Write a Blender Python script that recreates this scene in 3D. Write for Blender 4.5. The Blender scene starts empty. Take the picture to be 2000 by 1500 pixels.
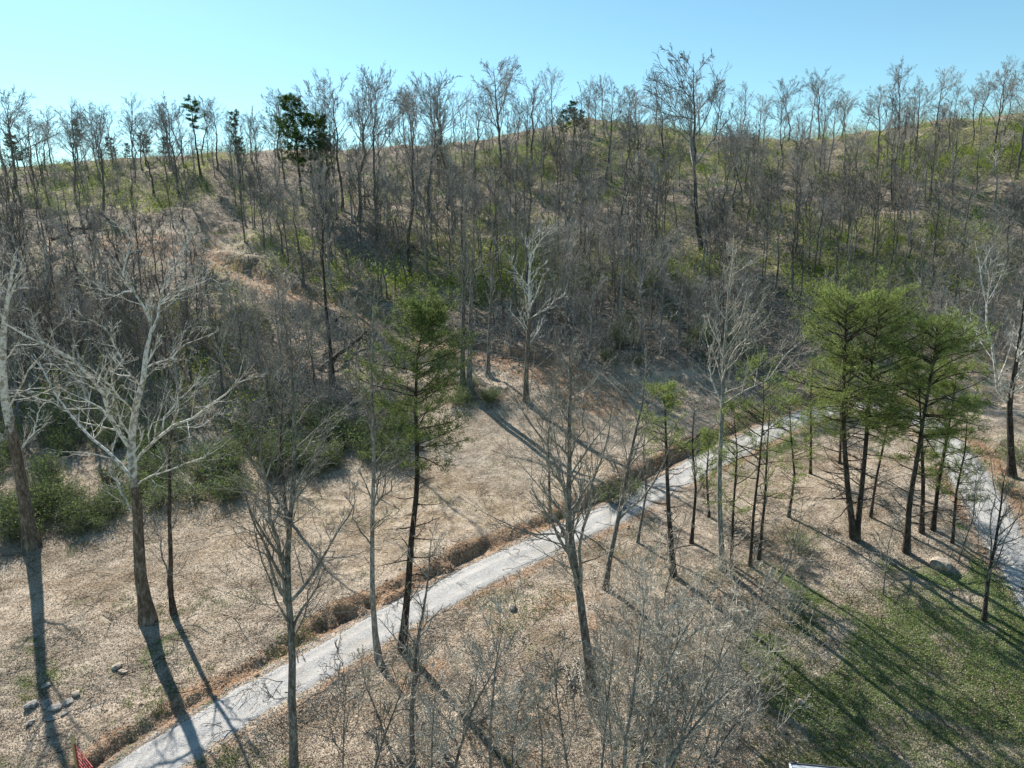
import bpy, math, random
import numpy as np
from mathutils import Matrix
R = math.radians
S = bpy.context.scene
COL = S.collection
rng = np.random.default_rng(11)
random.seed(5)

# ------------------------------------------------------------------ camera
PITCH, ROLL, F = R(12), R(1.4), 1387.0
CAM = np.array([0., 0., 24.])
fw = np.array([0, math.cos(PITCH), -math.sin(PITCH)])
r0 = np.array([1., 0, 0]); u0 = np.array([0, math.sin(PITCH), math.cos(PITCH)])
rt = r0 * math.cos(ROLL) - u0 * math.sin(ROLL)
up = u0 * math.cos(ROLL) + r0 * math.sin(ROLL)
cd = bpy.data.cameras.new('camera'); cam = bpy.data.objects.new('camera', cd); COL.objects.link(cam)
m = Matrix.Identity(4)
for i in range(3):
    m[i][0] = rt[i]; m[i][1] = up[i]; m[i][2] = -fw[i]; m[i][3] = CAM[i]
cam.matrix_world = m
cd.sensor_width = 36; cd.lens = F / 2000 * 36; cd.clip_end = 5000; cd.clip_start = .5
S.camera = cam

# ------------------------------------------------------------------ light
SUN_EL, SUN_AZ = R(40), R(34)            # azimuth to the left of +Y
sdir = np.array([-math.sin(SUN_AZ) * math.cos(SUN_EL), math.cos(SUN_AZ) * math.cos(SUN_EL), math.sin(SUN_EL)])
ld = bpy.data.lights.new('sun', 'SUN'); lo = bpy.data.objects.new('sun', ld); COL.objects.link(lo)
ld.energy = 5.0; ld.angle = R(.53); ld.color = (1, .95, .87)
from mathutils import Vector
lo.rotation_euler = Vector(sdir).to_track_quat('Z', 'Y').to_euler()
W = bpy.data.worlds.new('World'); S.world = W; W.use_nodes = True
nt = W.node_tree; nt.nodes.clear()
sky = nt.nodes.new('ShaderNodeTexSky'); sky.sky_type = 'NISHITA'; sky.sun_disc = False
sky.sun_elevation = SUN_EL; sky.sun_rotation = -SUN_AZ
sky.air_density = 1.0; sky.dust_density = .25; sky.ozone_density = 1.0; sky.altitude = 200
tint = nt.nodes.new('ShaderNodeMix'); tint.data_type = 'RGBA'; tint.blend_type = 'MULTIPLY'
tint.inputs[0].default_value = 1; tint.inputs[7].default_value = (.80, 1.09, 1.06, 1)
bg = nt.nodes.new('ShaderNodeBackground'); bg.inputs[1].default_value = .072
wo = nt.nodes.new('ShaderNodeOutputWorld')
nt.links.new(sky.outputs[0], tint.inputs[6]); nt.links.new(tint.outputs[2], bg.inputs[0]); nt.links.new(bg.outputs[0], wo.inputs[0])
S.view_settings.view_transform = 'Standard'; S.view_settings.look = 'None'
S.view_settings.exposure = 1.02; S.view_settings.gamma = 1
S.render.engine = 'CYCLES'
S.cycles.max_bounces = 5; S.cycles.diffuse_bounces = 3; S.cycles.transmission_bounces = 3; S.cycles.transparent_max_bounces = 4

# ------------------------------------------------------------------ helpers
def pdir(x, y):
    return fw + (x - 1000) / F * rt - (y - 750) / F * up
def P(x, y, t):
    return CAM + t * pdir(x, y)

def hash2(i, j, s):
    n = (i.astype(np.int64) * 374761393 + j.astype(np.int64) * 668265263 + s * 1442695041) & 0x7fffffff
    n = ((n ^ (n >> 13)) * 1274126177) & 0x7fffffff
    n = (n ^ (n >> 16)) & 0xffff
    return n / 65535.0
def vnoise(x, y, s=0):
    xi = np.floor(x); yi = np.floor(y); fx = x - xi; fy = y - yi
    fx = fx * fx * (3 - 2 * fx); fy = fy * fy * (3 - 2 * fy)
    a = hash2(xi, yi, s); b = hash2(xi + 1, yi, s); c = hash2(xi, yi + 1, s); d = hash2(xi + 1, yi + 1, s)
    return (a + (b - a) * fx) * (1 - fy) + (c + (d - c) * fx) * fy - .5
def fbm(x, y, s=0, o=4):
    r = 0; a = 1
    for k in range(o):
        r = r + a * vnoise(x * 2 ** k + 13.7 * k, y * 2 ** k - 7.1 * k, s + k); a *= .5
    return r
def sstep(a, b, x):
    t = np.clip((x - a) / (b - a), 0, 1); return t * t * (3 - 2 * t)

# ------------------------------------------------------------------ terrain
ctrl = [(0, 1500, 34.5), (1000, 1500, 34), (2000, 1500, 35.5), (350, 1440, 34.2), (290, 1210, 43.5), (800, 1180, 45.5), (0, 1090, 50),
        (1250, 960, 59), (1480, 850, 68), (1700, 795, 74), (1870, 900, 62), (2000, 1110, 48.7), (1668, 1050, 51), (1410, 1110, 48),
        (1000, 780, 73.5), (600, 910, 63), (300, 1000, 56), (1950, 760, 78), (1150, 1300, 39.5),
        (300, 700, 83), (300, 600, 92), (0, 700, 84), (0, 560, 97), (300, 480, 106), (0, 440, 120), (100, 325, 165), (450, 300, 172), (450, 400, 130),
        (730, 620, 90), (1000, 700, 81), (1000, 600, 94), (1000, 450, 118), (1000, 360, 145), (750, 290, 180), (1000, 272, 188), (1150, 232, 178), (1350, 262, 176),
        (1370, 490, 105), (1370, 600, 92), (1370, 700, 80), (1700, 262, 172), (1950, 235, 150), (1900, 700, 84), (1900, 500, 106), (1900, 380, 124), (1650, 400, 124),
        (2000, 235, 148)]
cp = [tuple(P(*c)) for c in ctrl]
cp += [(0, 0, -1), (-60, 0, 0), (60, 0, -1), (-60, -40, 0), (60, -40, -1), (0, -40, -1), (-80, 40, 1), (80, 40, 1.5), (-90, 75, 6), (95, 80, 9),
       (-40, 260, 34), (60, 270, 36), (-160, 240, 30), (170, 260, 38), (-200, 100, 12), (220, 100, 20), (-160, 150, 36), (180, 160, 48),
       (-300, 400, 20), (0, 420, 20), (300, 400, 22), (-300, -40, 0), (300, -40, 0), (-120, 100, 17), (130, 120, 28)]
cp = np.array(cp)
def tps_fit(p, z, lam=4.0):
    n = len(p); d = np.linalg.norm(p[:, None] - p[None], axis=2); K = np.where(d > 0, d * d * np.log(d + 1e-9), 0) / 1000
    A = np.zeros((n + 3, n + 3)); A[:n, :n] = K + lam / 50 * np.eye(n); A[:n, n] = 1; A[:n, n + 1:] = p; A[n, :n] = 1; A[n + 1:, :n] = p.T
    return np.linalg.solve(A, np.concatenate([z, np.zeros(3)]))
TW = tps_fit(cp[:, :2], cp[:, 2])
def H0(x, y):
    x = np.atleast_1d(np.asarray(x, float)); y = np.atleast_1d(np.asarray(y, float)); sh = x.shape
    xf = x.ravel(); yf = y.ravel(); out = np.empty_like(xf)
    for k in range(0, len(xf), 40000):
        xx = xf[k:k + 40000]; yy = yf[k:k + 40000]
        d2 = (xx[:, None] - cp[None, :, 0]) ** 2 + (yy[:, None] - cp[None, :, 1]) ** 2
        out[k:k + 40000] = (.5 * d2 * np.log(d2 + 1e-9) / 1000) @ TW[:-3] + TW[-3] + TW[-2] * xx + TW[-1] * yy
    return out.reshape(sh)
def raycast(px, py, hf=None, tmax=400):
    hf = hf or H0; d = pdir(px, py)
    t = np.concatenate([np.arange(15, 110, .5), np.arange(110, tmax, 1.0)])
    q = CAM + t[:, None] * d; g = q[:, 2] - hf(q[:, 0], q[:, 1])
    k = np.argmax(g < 0)
    if g[k] >= 0: return None
    a, b = t[k - 1], t[k]
    s = a + (b - a) * g[k - 1] / (g[k - 1] - g[k] + 1e-9)
    return CAM + s * d
def spline(pts, step=.5):
    pts = np.array(pts); out = []
    e = np.vstack([2 * pts[0] - pts[1], pts, 2 * pts[-1] - pts[-2]])
    for i in range(1, len(e) - 2):
        n = max(2, int(np.linalg.norm(e[i + 1] - e[i]) / step)); t = np.linspace(0, 1, n, endpoint=False)[:, None]
        a, b, c, d = e[i - 1], e[i], e[i + 1], e[i + 2]
        out.append(.5 * (2 * b + (c - a) * t + (2 * a - 5 * b + 4 * c - d) * t * t + (3 * b - a - 3 * c + d) * t ** 3))
    return np.vstack(out + [e[-2:-1]])
road_px = [(120, 1640), (250, 1520), (370, 1440), (540, 1340), (800, 1192), (1000, 1092), (1180, 1010), (1330, 930), (1470, 858), (1570, 815), (1690, 790), (1790, 812), (1860, 880), (1920, 975), (1985, 1090), (2100, 1260)]
road = spline([raycast(*p)[:2] for p in road_px])
track_px = [(300, 478), (380, 500), (450, 530), (560, 572), (650, 600), (730, 628), (830, 668), (930, 692), (1020, 712), (1100, 742), (1180, 775)]
track = spline([raycast(*p)[:2] for p in track_px])
def smooth1(a, k):
    w = np.ones(k) / k; return np.convolve(np.pad(a, k // 2, mode='edge'), w, 'valid')[:len(a)]
road_z = smooth1(H0(road[:, 0], road[:, 1]), 15); track_z = smooth1(H0(track[:, 0], track[:, 1]), 9)
_b = raycast(1600, 808); BEND = int(np.argmin(np.hypot(road[:, 0] - _b[0], road[:, 1] - _b[1])))
def near_path(x, y, path, pz, rad):
    """signed distance (left of travel is +) and path height"""
    sd = np.full(x.shape, 99.); z = np.zeros(x.shape); along = np.zeros(x.shape)
    lo_ = path.min(0) - rad; hi_ = path.max(0) + rad
    mk = (x > lo_[0]) & (x < hi_[0]) & (y > lo_[1]) & (y < hi_[1])
    idx = np.nonzero(mk)
    xs = x[idx]; ys = y[idx]; s_ = np.empty(len(xs)); z_ = np.empty(len(xs)); a_ = np.empty(len(xs))
    tg = np.gradient(path, axis=0); tg /= np.linalg.norm(tg, axis=1)[:, None]
    for k in range(0, len(xs), 20000):
        dx = xs[k:k + 20000, None] - path[None, :, 0]; dy = ys[k:k + 20000, None] - path[None, :, 1]
        i = np.argmin(dx * dx + dy * dy, axis=1); r = np.arange(len(i))
        ex = dx[r, i]; ey = dy[r, i]; T = tg[i]
        lat = T[:, 0] * ey - T[:, 1] * ex; dd = np.hypot(ex, ey)
        s_[k:k + 20000] = np.where(dd > np.abs(lat) + .5, np.sign(lat) * dd, lat); z_[k:k + 20000] = pz[i]; a_[k:k + 20000] = i
    sd[idx] = s_; z[idx] = z_; along[idx] = a_
    return sd, z, along
def HF(x, y, full=False):
    x = np.atleast_1d(np.asarray(x, float)); y = np.atleast_1d(np.asarray(y, float))
    z = H0(x, y)
    dist = np.hypot(x, y)
    slope = sstep(62, 80, y + .08 * np.abs(x))
    z = z + fbm(x / 9, y / 9, 3) * (.35 + 1.5 * slope) + fbm(x / 2.2, y / 2.2, 8, 3) * (.10 + .4 * slope) + fbm(x / .6, y / .6, 5, 2) * .05
    sd, rz, al = near_path(x, y, road, road_z, 12)
    ad = np.abs(sd)
    w = 1 - sstep(1.75, 3.6, ad - .3 * fbm(x / 1.3, y / 1.3, 21, 2)); z = z * (1 - w) + rz * w
    # eroded bank and ditch on the uphill side
    jag = fbm(x / 2.6, y / 2.6, 30, 4) + .45 * fbm(x / .6, y / .6, 36, 2)
    upf = 1 - sstep(BEND - 30, BEND, al)
    vary = (.5 + 1.3 * vnoise(al / 11, al * 0, 77)) * upf
    z = z + np.where(sd > 0, upf * (sstep(1.8, 2.4, sd) * (1 - sstep(2.5, 3.3, sd + jag * 1.0)) * -.22) + sstep(2.3, 2.7, sd + jag * 1.6 - .5 * vnoise(al / 5, al * 0, 41)) * (1 - sstep(3.3, 7.5, sd)) * .42 * np.clip(vary + .9 * vnoise(al / 4, al * 0, 81), .0, 1.4), 0)
    z = z + np.where((sd > 1.8) & (sd < 5), jag * .16 * upf, 0)
    td, tz, ta = near_path(x, y, track, track_z, 8); ef = sstep(6, 26, ta) * (1 - sstep(len(track) - 26, len(track) - 6, ta))
    w2 = (1 - sstep(1.7, 3.8, np.abs(td))) * ef; z = z * (1 - w2) + (tz - .1) * w2
    z = z + np.where(td > 0, sstep(1.6, 2.4, td + jag * .6) * (1 - sstep(2.6, 6, td)) * 1.1 * ef, 0)
    if full: return z, sd, td, slope
    return z
def gpos(px, py):
    p = raycast(px, py, HF)
    return p
def ground_at(x, y): return float(HF(np.array([x]), np.array([y]))[0])

def axis(a, b, fine_a, fine_b, d0, g):
    v = list(np.arange(fine_a, fine_b, d0)); d = d0; x = v[-1]
    while x < b: d *= g; x += d; v.append(x)
    d = d0; x = fine_a; w = []
    while x > a: d *= g; x -= d; w.append(x)
    return np.array(w[::-1] + v)
gx = axis(-420, 420, -42, 50, .24, 1.03); gy = axis(-60, 620, 16, 72, .24, 1.022)
GX, GY = np.meshgrid(gx, gy)
GZ, GSD, GTD, GSL = HF(GX, GY, True)

# ------------------------------------------------------------------ mesh helpers
def mesh_from(name, V, faces, n, smooth=False):
    """faces: (K,n) int array"""
    me = bpy.data.meshes.new(name); V = np.asarray(V, np.float32); faces = np.asarray(faces, np.int32)
    me.vertices.add(len(V)); me.vertices.foreach_set('co', V.ravel())
    me.loops.add(faces.size); me.loops.foreach_set('vertex_index', faces.ravel())
    me.polygons.add(len(faces)); me.polygons.foreach_set('loop_start', np.arange(0, faces.size, n, dtype=np.int32))
    if smooth: me.polygons.foreach_set('use_smooth', np.ones(len(faces), bool))
    me.update(calc_edges=True); return me
def obj(name, me, mat=None, parent=None):
    o = bpy.data.objects.new(name, me); COL.objects.link(o)
    if mat: me.materials.append(mat)
    if parent: o.parent = parent
    return o
def tag(o, label=None, cat=None, group=None, kind=None):
    if label: o['label'] = label
    if cat: o['category'] = cat
    if group: o['group'] = group
    if kind: o['kind'] = kind
    return o
def thing(name, label, cat, loc, rz=0, group=None, sc=None):
    o = bpy.data.objects.new(name, None); COL.objects.link(o); o.location = [float(v) for v in loc]; o.rotation_euler = (0, 0, rz)
    o.empty_display_size = .3
    if sc is not None: o.scale = sc
    return tag(o, label, cat, group)
def tubes(pts, rad, sides):
    M, N, _ = pts.shape
    T = np.gradient(pts, axis=1); T /= np.linalg.norm(T, axis=2, keepdims=True) + 1e-9
    ref = np.zeros_like(T); ref[..., 0] = 1
    bad = np.abs(T[:, :1, 0]) > .8; ref = np.where(bad[..., None], np.array([0, 1., 0]), ref)
    A = np.cross(T, ref); A /= np.linalg.norm(A, axis=2, keepdims=True) + 1e-9; B = np.cross(T, A)
    an = np.arange(sides) * 2 * np.pi / sides
    ring = A[:, :, None] * np.cos(an)[None, None, :, None] + B[:, :, None] * np.sin(an)[None, None, :, None]
    V = (pts[:, :, None] + ring * rad[:, :, None, None]).reshape(-1, 3)
    i = np.arange(M)[:, None, None] * N * sides + np.arange(N - 1)[None, :, None] * sides; k = np.arange(sides)[None, None]; k2 = (k + 1) % sides
    Fq = np.stack([i + k, i + k2, i + sides + k2, i + sides + k], axis=-1).reshape(-1, 4)
    return V, Fq
def join(parts):
    V = []; Fs = []; o = 0
    for v, f in parts:
        V.append(v); Fs.append(f + o); o += len(v)
    return np.vstack(V), np.vstack(Fs)
def resample(p, n):
    p = np.asarray(p, float); d = np.r_[0, np.cumsum(np.linalg.norm(np.diff(p, axis=0), axis=1))]; t = np.linspace(0, d[-1], n)
    return np.stack([np.interp(t, d, p[:, k]) for k in range(p.shape[1])], 1)

# ------------------------------------------------------------------ materials
def mat(name):
    m = bpy.data.materials.new(name); m.use_nodes = True; t = m.node_tree; t.nodes.clear()
    return m, t
class N:
    def __init__(s, t): s.t = t
    def n(s, typ, ins=None, **kw):
        nd = s.t.nodes.new(typ)
        for k, v in kw.items(): setattr(nd, k, v)
        for k, v in (ins or {}).items():
            if isinstance(v, bpy.types.NodeSocket): s.t.links.new(v, nd.inputs[k])
            else: nd.inputs[k].default_value = v
        return nd
    def noise(s, vec, sc, det=4, rough=.55, dist=0): return s.n('ShaderNodeTexNoise', {'Vector': vec, 'Scale': sc, 'Detail': det, 'Roughness': rough, 'Distortion': dist}).outputs[0]
    def ramp(s, f, stops):
        nd = s.n('ShaderNodeValToRGB', {0: f}); e = nd.color_ramp.elements
        while len(e) < len(stops): e.new(.5)
        for i, (p, c) in enumerate(stops): e[i].position = p; e[i].color = (*c, 1) if len(c) == 3 else c
        return nd.outputs[0]
    def mix(s, f, a, b, mode='MIX'):
        nd = s.n('ShaderNodeMix', data_type='RGBA', blend_type=mode)
        for i, v in ((0, f), (6, a), (7, b)):
            if isinstance(v, bpy.types.NodeSocket): s.t.links.new(v, nd.inputs[i])
            else: nd.inputs[i].default_value = v if i == 0 else (*v, 1)
        return nd.outputs[2]
    def math(s, op, a, b=0, c=0, clamp=False):
        return s.n('ShaderNodeMath', {0: a, 1: b, 2: c}, operation=op, use_clamp=clamp).outputs[0]
    def mapr(s, v, a, b, c=0, d=1):
        return s.n('ShaderNodeMapRange', {0: v, 1: a, 2: b, 3: c, 4: d}, interpolation_type='SMOOTHSTEP').outputs[0]
    def out(s, sh): s.n('ShaderNodeOutputMaterial', {0: sh})
    def bsdf(s, col, rough=.85, bump=None, bs=.5, bd=.02, spec=.25):
        ins = {'Base Color': col, 'Roughness': rough, 'Specular IOR Level': spec}
        if bump is not None: ins['Normal'] = s.n('ShaderNodeBump', {'Height': bump, 'Strength': bs, 'Distance': bd}).outputs[0]
        return s.n('ShaderNodeBsdfPrincipled', ins).outputs[0]

def ground_mat():
    m, t = mat('ground_litter'); n = N(t)
    pos = n.n('ShaderNodeNewGeometry').outputs['Position']
    at = n.n('ShaderNodeAttribute', attribute_name='mask'); sp = n.n('ShaderNodeSeparateColor', {0: at.outputs['Color']}).outputs
    v1 = n.n('ShaderNodeTexVoronoi', {'Vector': pos, 'Scale': 11, 'Randomness': 1.0}); vc = n.n('ShaderNodeSeparateColor', {0: v1.outputs['Color']}).outputs[0]
    v2 = n.n('ShaderNodeTexVoronoi', {'Vector': pos, 'Scale': 3.1}); vc2 = n.n('ShaderNodeSeparateColor', {0: v2.outputs['Color']}).outputs[1]
    big = n.noise(pos, .12, 4); mid = n.noise(pos, .9, 5, .65); fine = n.noise(pos, 6, 5, .7)
    lit = n.ramp(vc, [(0, (.09, .065, .047)), (.3, (.235, .185, .14)), (.65, (.36, .295, .235)), (1, (.52, .45, .38))])
    litm = n.mix(n.mapr(mid, .35, .7), (.48, .40, .31), (.24, .19, .14))
    lit = n.mix(n.mapr(at.outputs['Alpha'], 0, 1, .5, .8), lit, litm)
    lit = n.mix(n.mapr(fine, .3, .62), n.mix(1, lit, (.45, .45, .45), 'MULTIPLY'), lit)
    lit = n.mix(n.math('MULTIPLY', n.mapr(big, .4, .65), .5), lit, n.mix(1, lit, (1.12, .98, .80), 'MULTIPLY'))
    wp = n.n('ShaderNodeMapping', {0: pos, 3: (.55, .9, 1)}).outputs[0]
    dr = n.noise(wp, .45, 6, .62, 1.2); pt = n.noise(pos, .22, 5, .6, .8)
    lit = n.mix(n.math('MULTIPLY', n.mapr(dr, .42, .62), .6), lit, (.52, .435, .34))
    lit = n.mix(n.math('MULTIPLY', n.mapr(pt, .5, .66), .65), lit, n.mix(1, lit, (.52, .50, .45), 'MULTIPLY'))
    dk = n.noise(pos, 1.7, 6, .7, 1.5)
    lit = n.mix(n.math('MULTIPLY', n.mapr(dk, .54, .66), .55), lit, (.13, .10, .075))
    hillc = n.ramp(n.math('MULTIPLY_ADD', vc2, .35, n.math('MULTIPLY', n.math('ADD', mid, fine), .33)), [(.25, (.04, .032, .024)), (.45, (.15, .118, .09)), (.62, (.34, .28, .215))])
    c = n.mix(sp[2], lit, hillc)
    dirt = n.ramp(n.math('MULTIPLY_ADD', fine, .6, n.math('MULTIPLY', mid, .4)), [(.36, (.09, .053, .032)), (.5, (.31, .19, .115)), (.6, (.42, .30, .205)), (.75, (.55, .45, .34))])
    dm = n.mapr(n.math('ADD', sp[1], n.math('MULTIPLY', n.math('SUBTRACT', mid, .5), 1.1)), .35, .6)
    c = n.mix(dm, c, dirt)
    gr = n.ramp(n.math('MULTIPLY_ADD', vc, .35, n.math('MULTIPLY', fine, .65)), [(.2, (.025, .05, .01)), (.5, (.07, .125, .024)), (.8, (.14, .2, .05))])
    gm = n.mapr(n.math('ADD', sp[0], n.math('ADD', n.math('MULTIPLY', n.math('SUBTRACT', pt, .5), 2.2), n.math('MULTIPLY', n.math('SUBTRACT', fine, .5), .9))), .42, .68)
    c = n.mix(n.math('MULTIPLY', gm, .85), c, gr)
    bump = n.math('ADD', n.math('MULTIPLY', v1.outputs['Distance'], .5), n.math('ADD', fine, n.math('MULTIPLY', mid, 2)))
    n.out(n.bsdf(c, .95, bump, .9, .10, .1)); return m
def gravel_mat():
    m, t = mat('road_gravel'); n = N(t)
    pos = n.n('ShaderNodeNewGeometry').outputs['Position']
    v = n.n('ShaderNodeTexVoronoi', {'Vector': pos, 'Scale': 26}); vc = n.n('ShaderNodeSeparateColor', {0: v.outputs['Color']}).outputs[0]
    uv = n.n('ShaderNodeAttribute', attribute_name='lane').outputs['Fac']
    mid = n.noise(pos, 1.1, 5, .6); fine = n.noise(pos, 18, 4, .7)
    c = n.ramp(vc, [(0, (.24, .235, .23)), (.4, (.37, .36, .345)), (.8, (.46, .445, .42)), (1, (.58, .56, .53))])
    sm = n.mix(n.mapr(mid, .3, .7), (.37, .35, .33), (.48, .455, .42))
    wheel = n.mapr(n.math('ADD', uv, n.math('MULTIPLY', n.math('SUBTRACT', mid, .5), .8)), .3, .8)
    c = n.mix(n.math('MULTIPLY', n.math('SUBTRACT', 1, wheel), .35), c, n.mix(1, c, (.72, .74, .78), 'MULTIPLY')); c = n.mix(n.math('MULTIPLY', wheel, .75), c, sm)
    c = n.mix(n.math('MULTIPLY', n.mapr(n.noise(pos, .35, 4, .6), .52, .66), .4), c, n.mix(1, c, (.74, .68, .6), 'MULTIPLY'))
    c = n.mix(n.mapr(fine, .25, .5), n.mix(1, c, (.6, .6, .62), 'MULTIPLY'), c)
    n.out(n.bsdf(c, .9, n.math('ADD', n.math('MULTIPLY', v.outputs['Distance'], .6), n.math('ADD', fine, n.math('MULTIPLY', mid, 2))), .8, .05, .15)); return m
def bark_mat(name, a, b, white=None, scale=3.0, h0=6., h1=10.):
    m, t = mat(name); n = N(t)
    tc = n.n('ShaderNodeTexCoord').outputs['Object']; oi = n.n('ShaderNodeObjectInfo').outputs['Random']
    mp = n.n('ShaderNodeMapping', {0: tc, 3: (1, 1, .3)}).outputs[0]
    f = n.noise(mp, scale * 3, 6, .75); g = n.noise(tc, .9, 3)
    c = n.ramp(f, [(.36, tuple(v * .55 for v in a)), (.48, a), (.62, b)])
    c = n.mix(n.mapr(n.noise(tc, 4.5, 4, .7), .56, .7), c, n.mix(1, c, (1.7, 1.75, 1.6), 'MULTIPLY'))
    c = n.mix(n.mapr(g, .45, .65), c, n.mix(1, c, (1.35, 1.4, 1.4), 'MULTIPLY'))
    c = n.mix(1, c, n.mix(oi, (.7, .7, .7), (1.2, 1.17, 1.12)), 'MULTIPLY')
    if white:
        z = n.n('ShaderNodeSeparateXYZ', {0: tc}).outputs[2]
        w = n.mapr(n.math('ADD', z, n.math('MULTIPLY', n.math('SUBTRACT', n.noise(tc, 1.6, 4), .5), 7)), h0, h1)
        wc = n.mix(n.mapr(n.noise(tc, 3.2, 4, .65), .42, .54), (white[0] * .5, white[1] * .47, white[2] * .4), (white[0] * 1.12, white[1] * 1.12, white[2] * 1.1))
        c = n.mix(w, c, wc)
    n.out(n.bsdf(c, .9, f, .7, .03, .15)); return m
def leaf_mat(name, stops, trans=.45):
    m, t = mat(name); n = N(t)
    g = n.n('ShaderNodeNewGeometry'); oi = n.n('ShaderNodeObjectInfo').outputs['Random']
    cl = n.noise(g.outputs['Position'], .7, 3)
    k = n.math('ADD', n.math('MULTIPLY', g.outputs['Random Per Island'], .55), n.math('MULTIPLY', cl, .5))
    c = n.ramp(k, stops)
    d = n.n('ShaderNodeBsdfDiffuse', {0: c}).outputs[0]; tr = n.n('ShaderNodeBsdfTranslucent', {0: c}).outputs[0]
    n.out(n.n('ShaderNodeMixShader', {0: trans, 1: d, 2: tr}).outputs[0]); return m
def plain_mat(name, a, b, rough=.6, scale=4, metal=0, bd=.01):
    m, t = mat(name); n = N(t); tc = n.n('ShaderNodeTexCoord').outputs['Object']
    f = n.noise(tc, scale, 5, .6); c = n.ramp(f, [(.35, a), (.65, b)])
    sh = n.bsdf(c, rough, f, .4, bd); sh.node.inputs['Metallic'].default_value = metal
    n.out(sh); return m
M = {
 'ground': ground_mat(), 'gravel': gravel_mat(),
 'bark_grey': bark_mat('bark_grey', (.11, .105, .095), (.25, .24, .225)),
 'bark_pale': bark_mat('bark_pale', (.17, .165, .15), (.36, .35, .33)),
 'bark_dark': bark_mat('bark_dark', (.045, .036, .03), (.12, .10, .085)),
 'bark_far': bark_mat('bark_far', (.075, .07, .065), (.18, .17, .16)),
 'twig': bark_mat('twig', (.16, .15, .135), (.34, .32, .29)),
 'twig_far': bark_mat('twig_far', (.18, .175, .17), (.40, .39, .38)),
 'twig_brush': bark_mat('twig_brush', (.20, .185, .168), (.48, .45, .415)),
 'twig_pale': bark_mat('twig_pale', (.32, .29, .25), (.60, .56, .50)),
 'sycamore': bark_mat('sycamore', (.12, .095, .075), (.25, .21, .175), (.52, .51, .485), 2, 8.5, 10.5),
 'sycamore_white': bark_mat('sycamore_white', (.20, .18, .155), (.44, .42, .38), (.54, .53, .50), 2, 2.0, 5),
 'needle': leaf_mat('needle', [(.15, (.07, .10, .028)), (.5, (.20, .255, .075)), (.85, (.38, .45, .16))], .5),
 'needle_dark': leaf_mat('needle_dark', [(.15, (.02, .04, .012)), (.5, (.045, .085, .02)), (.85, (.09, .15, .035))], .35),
 'cedar': leaf_mat('cedar', [(.15, (.04, .06, .022)), (.5, (.11, .15, .05)), (.85, (.22, .27, .10))], .4),
 'shrub': leaf_mat('shrub', [(.15, (.06, .09, .03)), (.5, (.15, .205, .065)), (.85, (.27, .34, .12))], .5),
 'spring': leaf_mat('spring', [(.15, (.11, .15, .02)), (.5, (.22, .30, .045)), (.85, (.36, .44, .08))], .5),
 'litter': leaf_mat('litter', [(.2, (.18, .14, .105)), (.5, (.35, .29, .225)), (.8, (.54, .47, .39))], .3),
 'grass': leaf_mat('grass', [(.15, (.05, .08, .016)), (.5, (.10, .155, .03)), (.85, (.22, .26, .08))], .5),
 'dry_grass': leaf_mat('dry_grass', [(.15, (.30, .22, .13)), (.5, (.48, .38, .25)), (.85, (.66, .56, .42))], .4),
 'rock': plain_mat('rock', (.20, .16, .12), (.44, .38, .31), .9, 5, 0, .04),
 'rock_grey': plain_mat('rock_grey', (.13, .125, .115), (.32, .305, .28), .9, 5, 0, .04),
 'rock_pale': plain_mat('rock_pale', (.30, .29, .28), (.52, .51, .49), .9, 5, 0, .02),
 'clay': plain_mat('clay', (.20, .12, .07), (.42, .29, .19), .95, 4, 0, .05),
 'red_paint': plain_mat('red_paint', (.36, .03, .035), (.47, .055, .06), .45, 6, 0, .001),
 'post_wood': plain_mat('post_wood', (.40, .33, .17), (.52, .44, .24), .8, 8, 0, .004),
 'roof_metal': plain_mat('roof_metal', (.30, .33, .37), (.42, .46, .50), .45, 6, .3, .002),
 'dark_metal': plain_mat('dark_metal', (.06, .065, .075), (.10, .105, .115), .5, 6, .2, .002),
 'white_trim': plain_mat('white_trim', (.72, .72, .70), (.82, .82, .8), .5, 6, 0, .001),
}

# ------------------------------------------------------------------ ground + road
nx, ny = len(gx), len(gy)
V = np.stack([GX, GY, GZ], -1).reshape(-1, 3)
ii = (np.arange(ny - 1)[:, None] * nx + np.arange(nx - 1)[None]).ravel()
me = mesh_from('ground', V, np.stack([ii, ii + 1, ii + nx + 1, ii + nx], 1), 4, True)
grass = (sstep(10, 20, GX + .25 * (40 - GY)) * (1 - sstep(40, 50, GY))) * .58 + (1 - sstep(38, 46, GY)) * sstep(-6, 6, GX) * .16
grass += .42 * (1 - sstep(36, 46, GY)) * (1 - sstep(-16, -8, GX)) * .6
grass += np.where(GSD < 0, sstep(1.9, 2.3, -GSD) * (1 - sstep(2.6, 4.0, -GSD)) * .42 * sstep(6, 16, GX), 0)
grass += .3 * GSL * np.clip(.5 + 1.6 * fbm(GX / 14, GY / 14, 50), 0, 1) + .16 * sstep(125, 155, GY)
dirt = np.where(GSD > 0, sstep(1.5, 1.9, GSD) * (1 - sstep(3.0, 4.2, GSD)) * .74, sstep(1.5, 1.8, -GSD) * (1 - sstep(2.1, 3.0, -GSD)) * .55)
dirt *= np.clip(.95 + .9 * fbm(GX / 3.1, GY / 3.1, 64, 3), .45, 1.15)
dirt = np.maximum(dirt, (1 - sstep(2.2, 3.8, np.abs(GTD))) * .52)
c0 = raycast(300, 478); c1 = raycast(1120, 1190); c2 = raycast(820, 1320)
dirt = np.maximum(dirt, np.clip(1.1 - np.hypot((GX - c0[0]) / 15, (GY - c0[1]) / 7), 0, .5))
dirt = np.maximum(dirt, np.clip(1.2 - np.hypot((GX - c1[0]) / 3.2, (GY - c1[1]) / 2.6), 0, .42))
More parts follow.
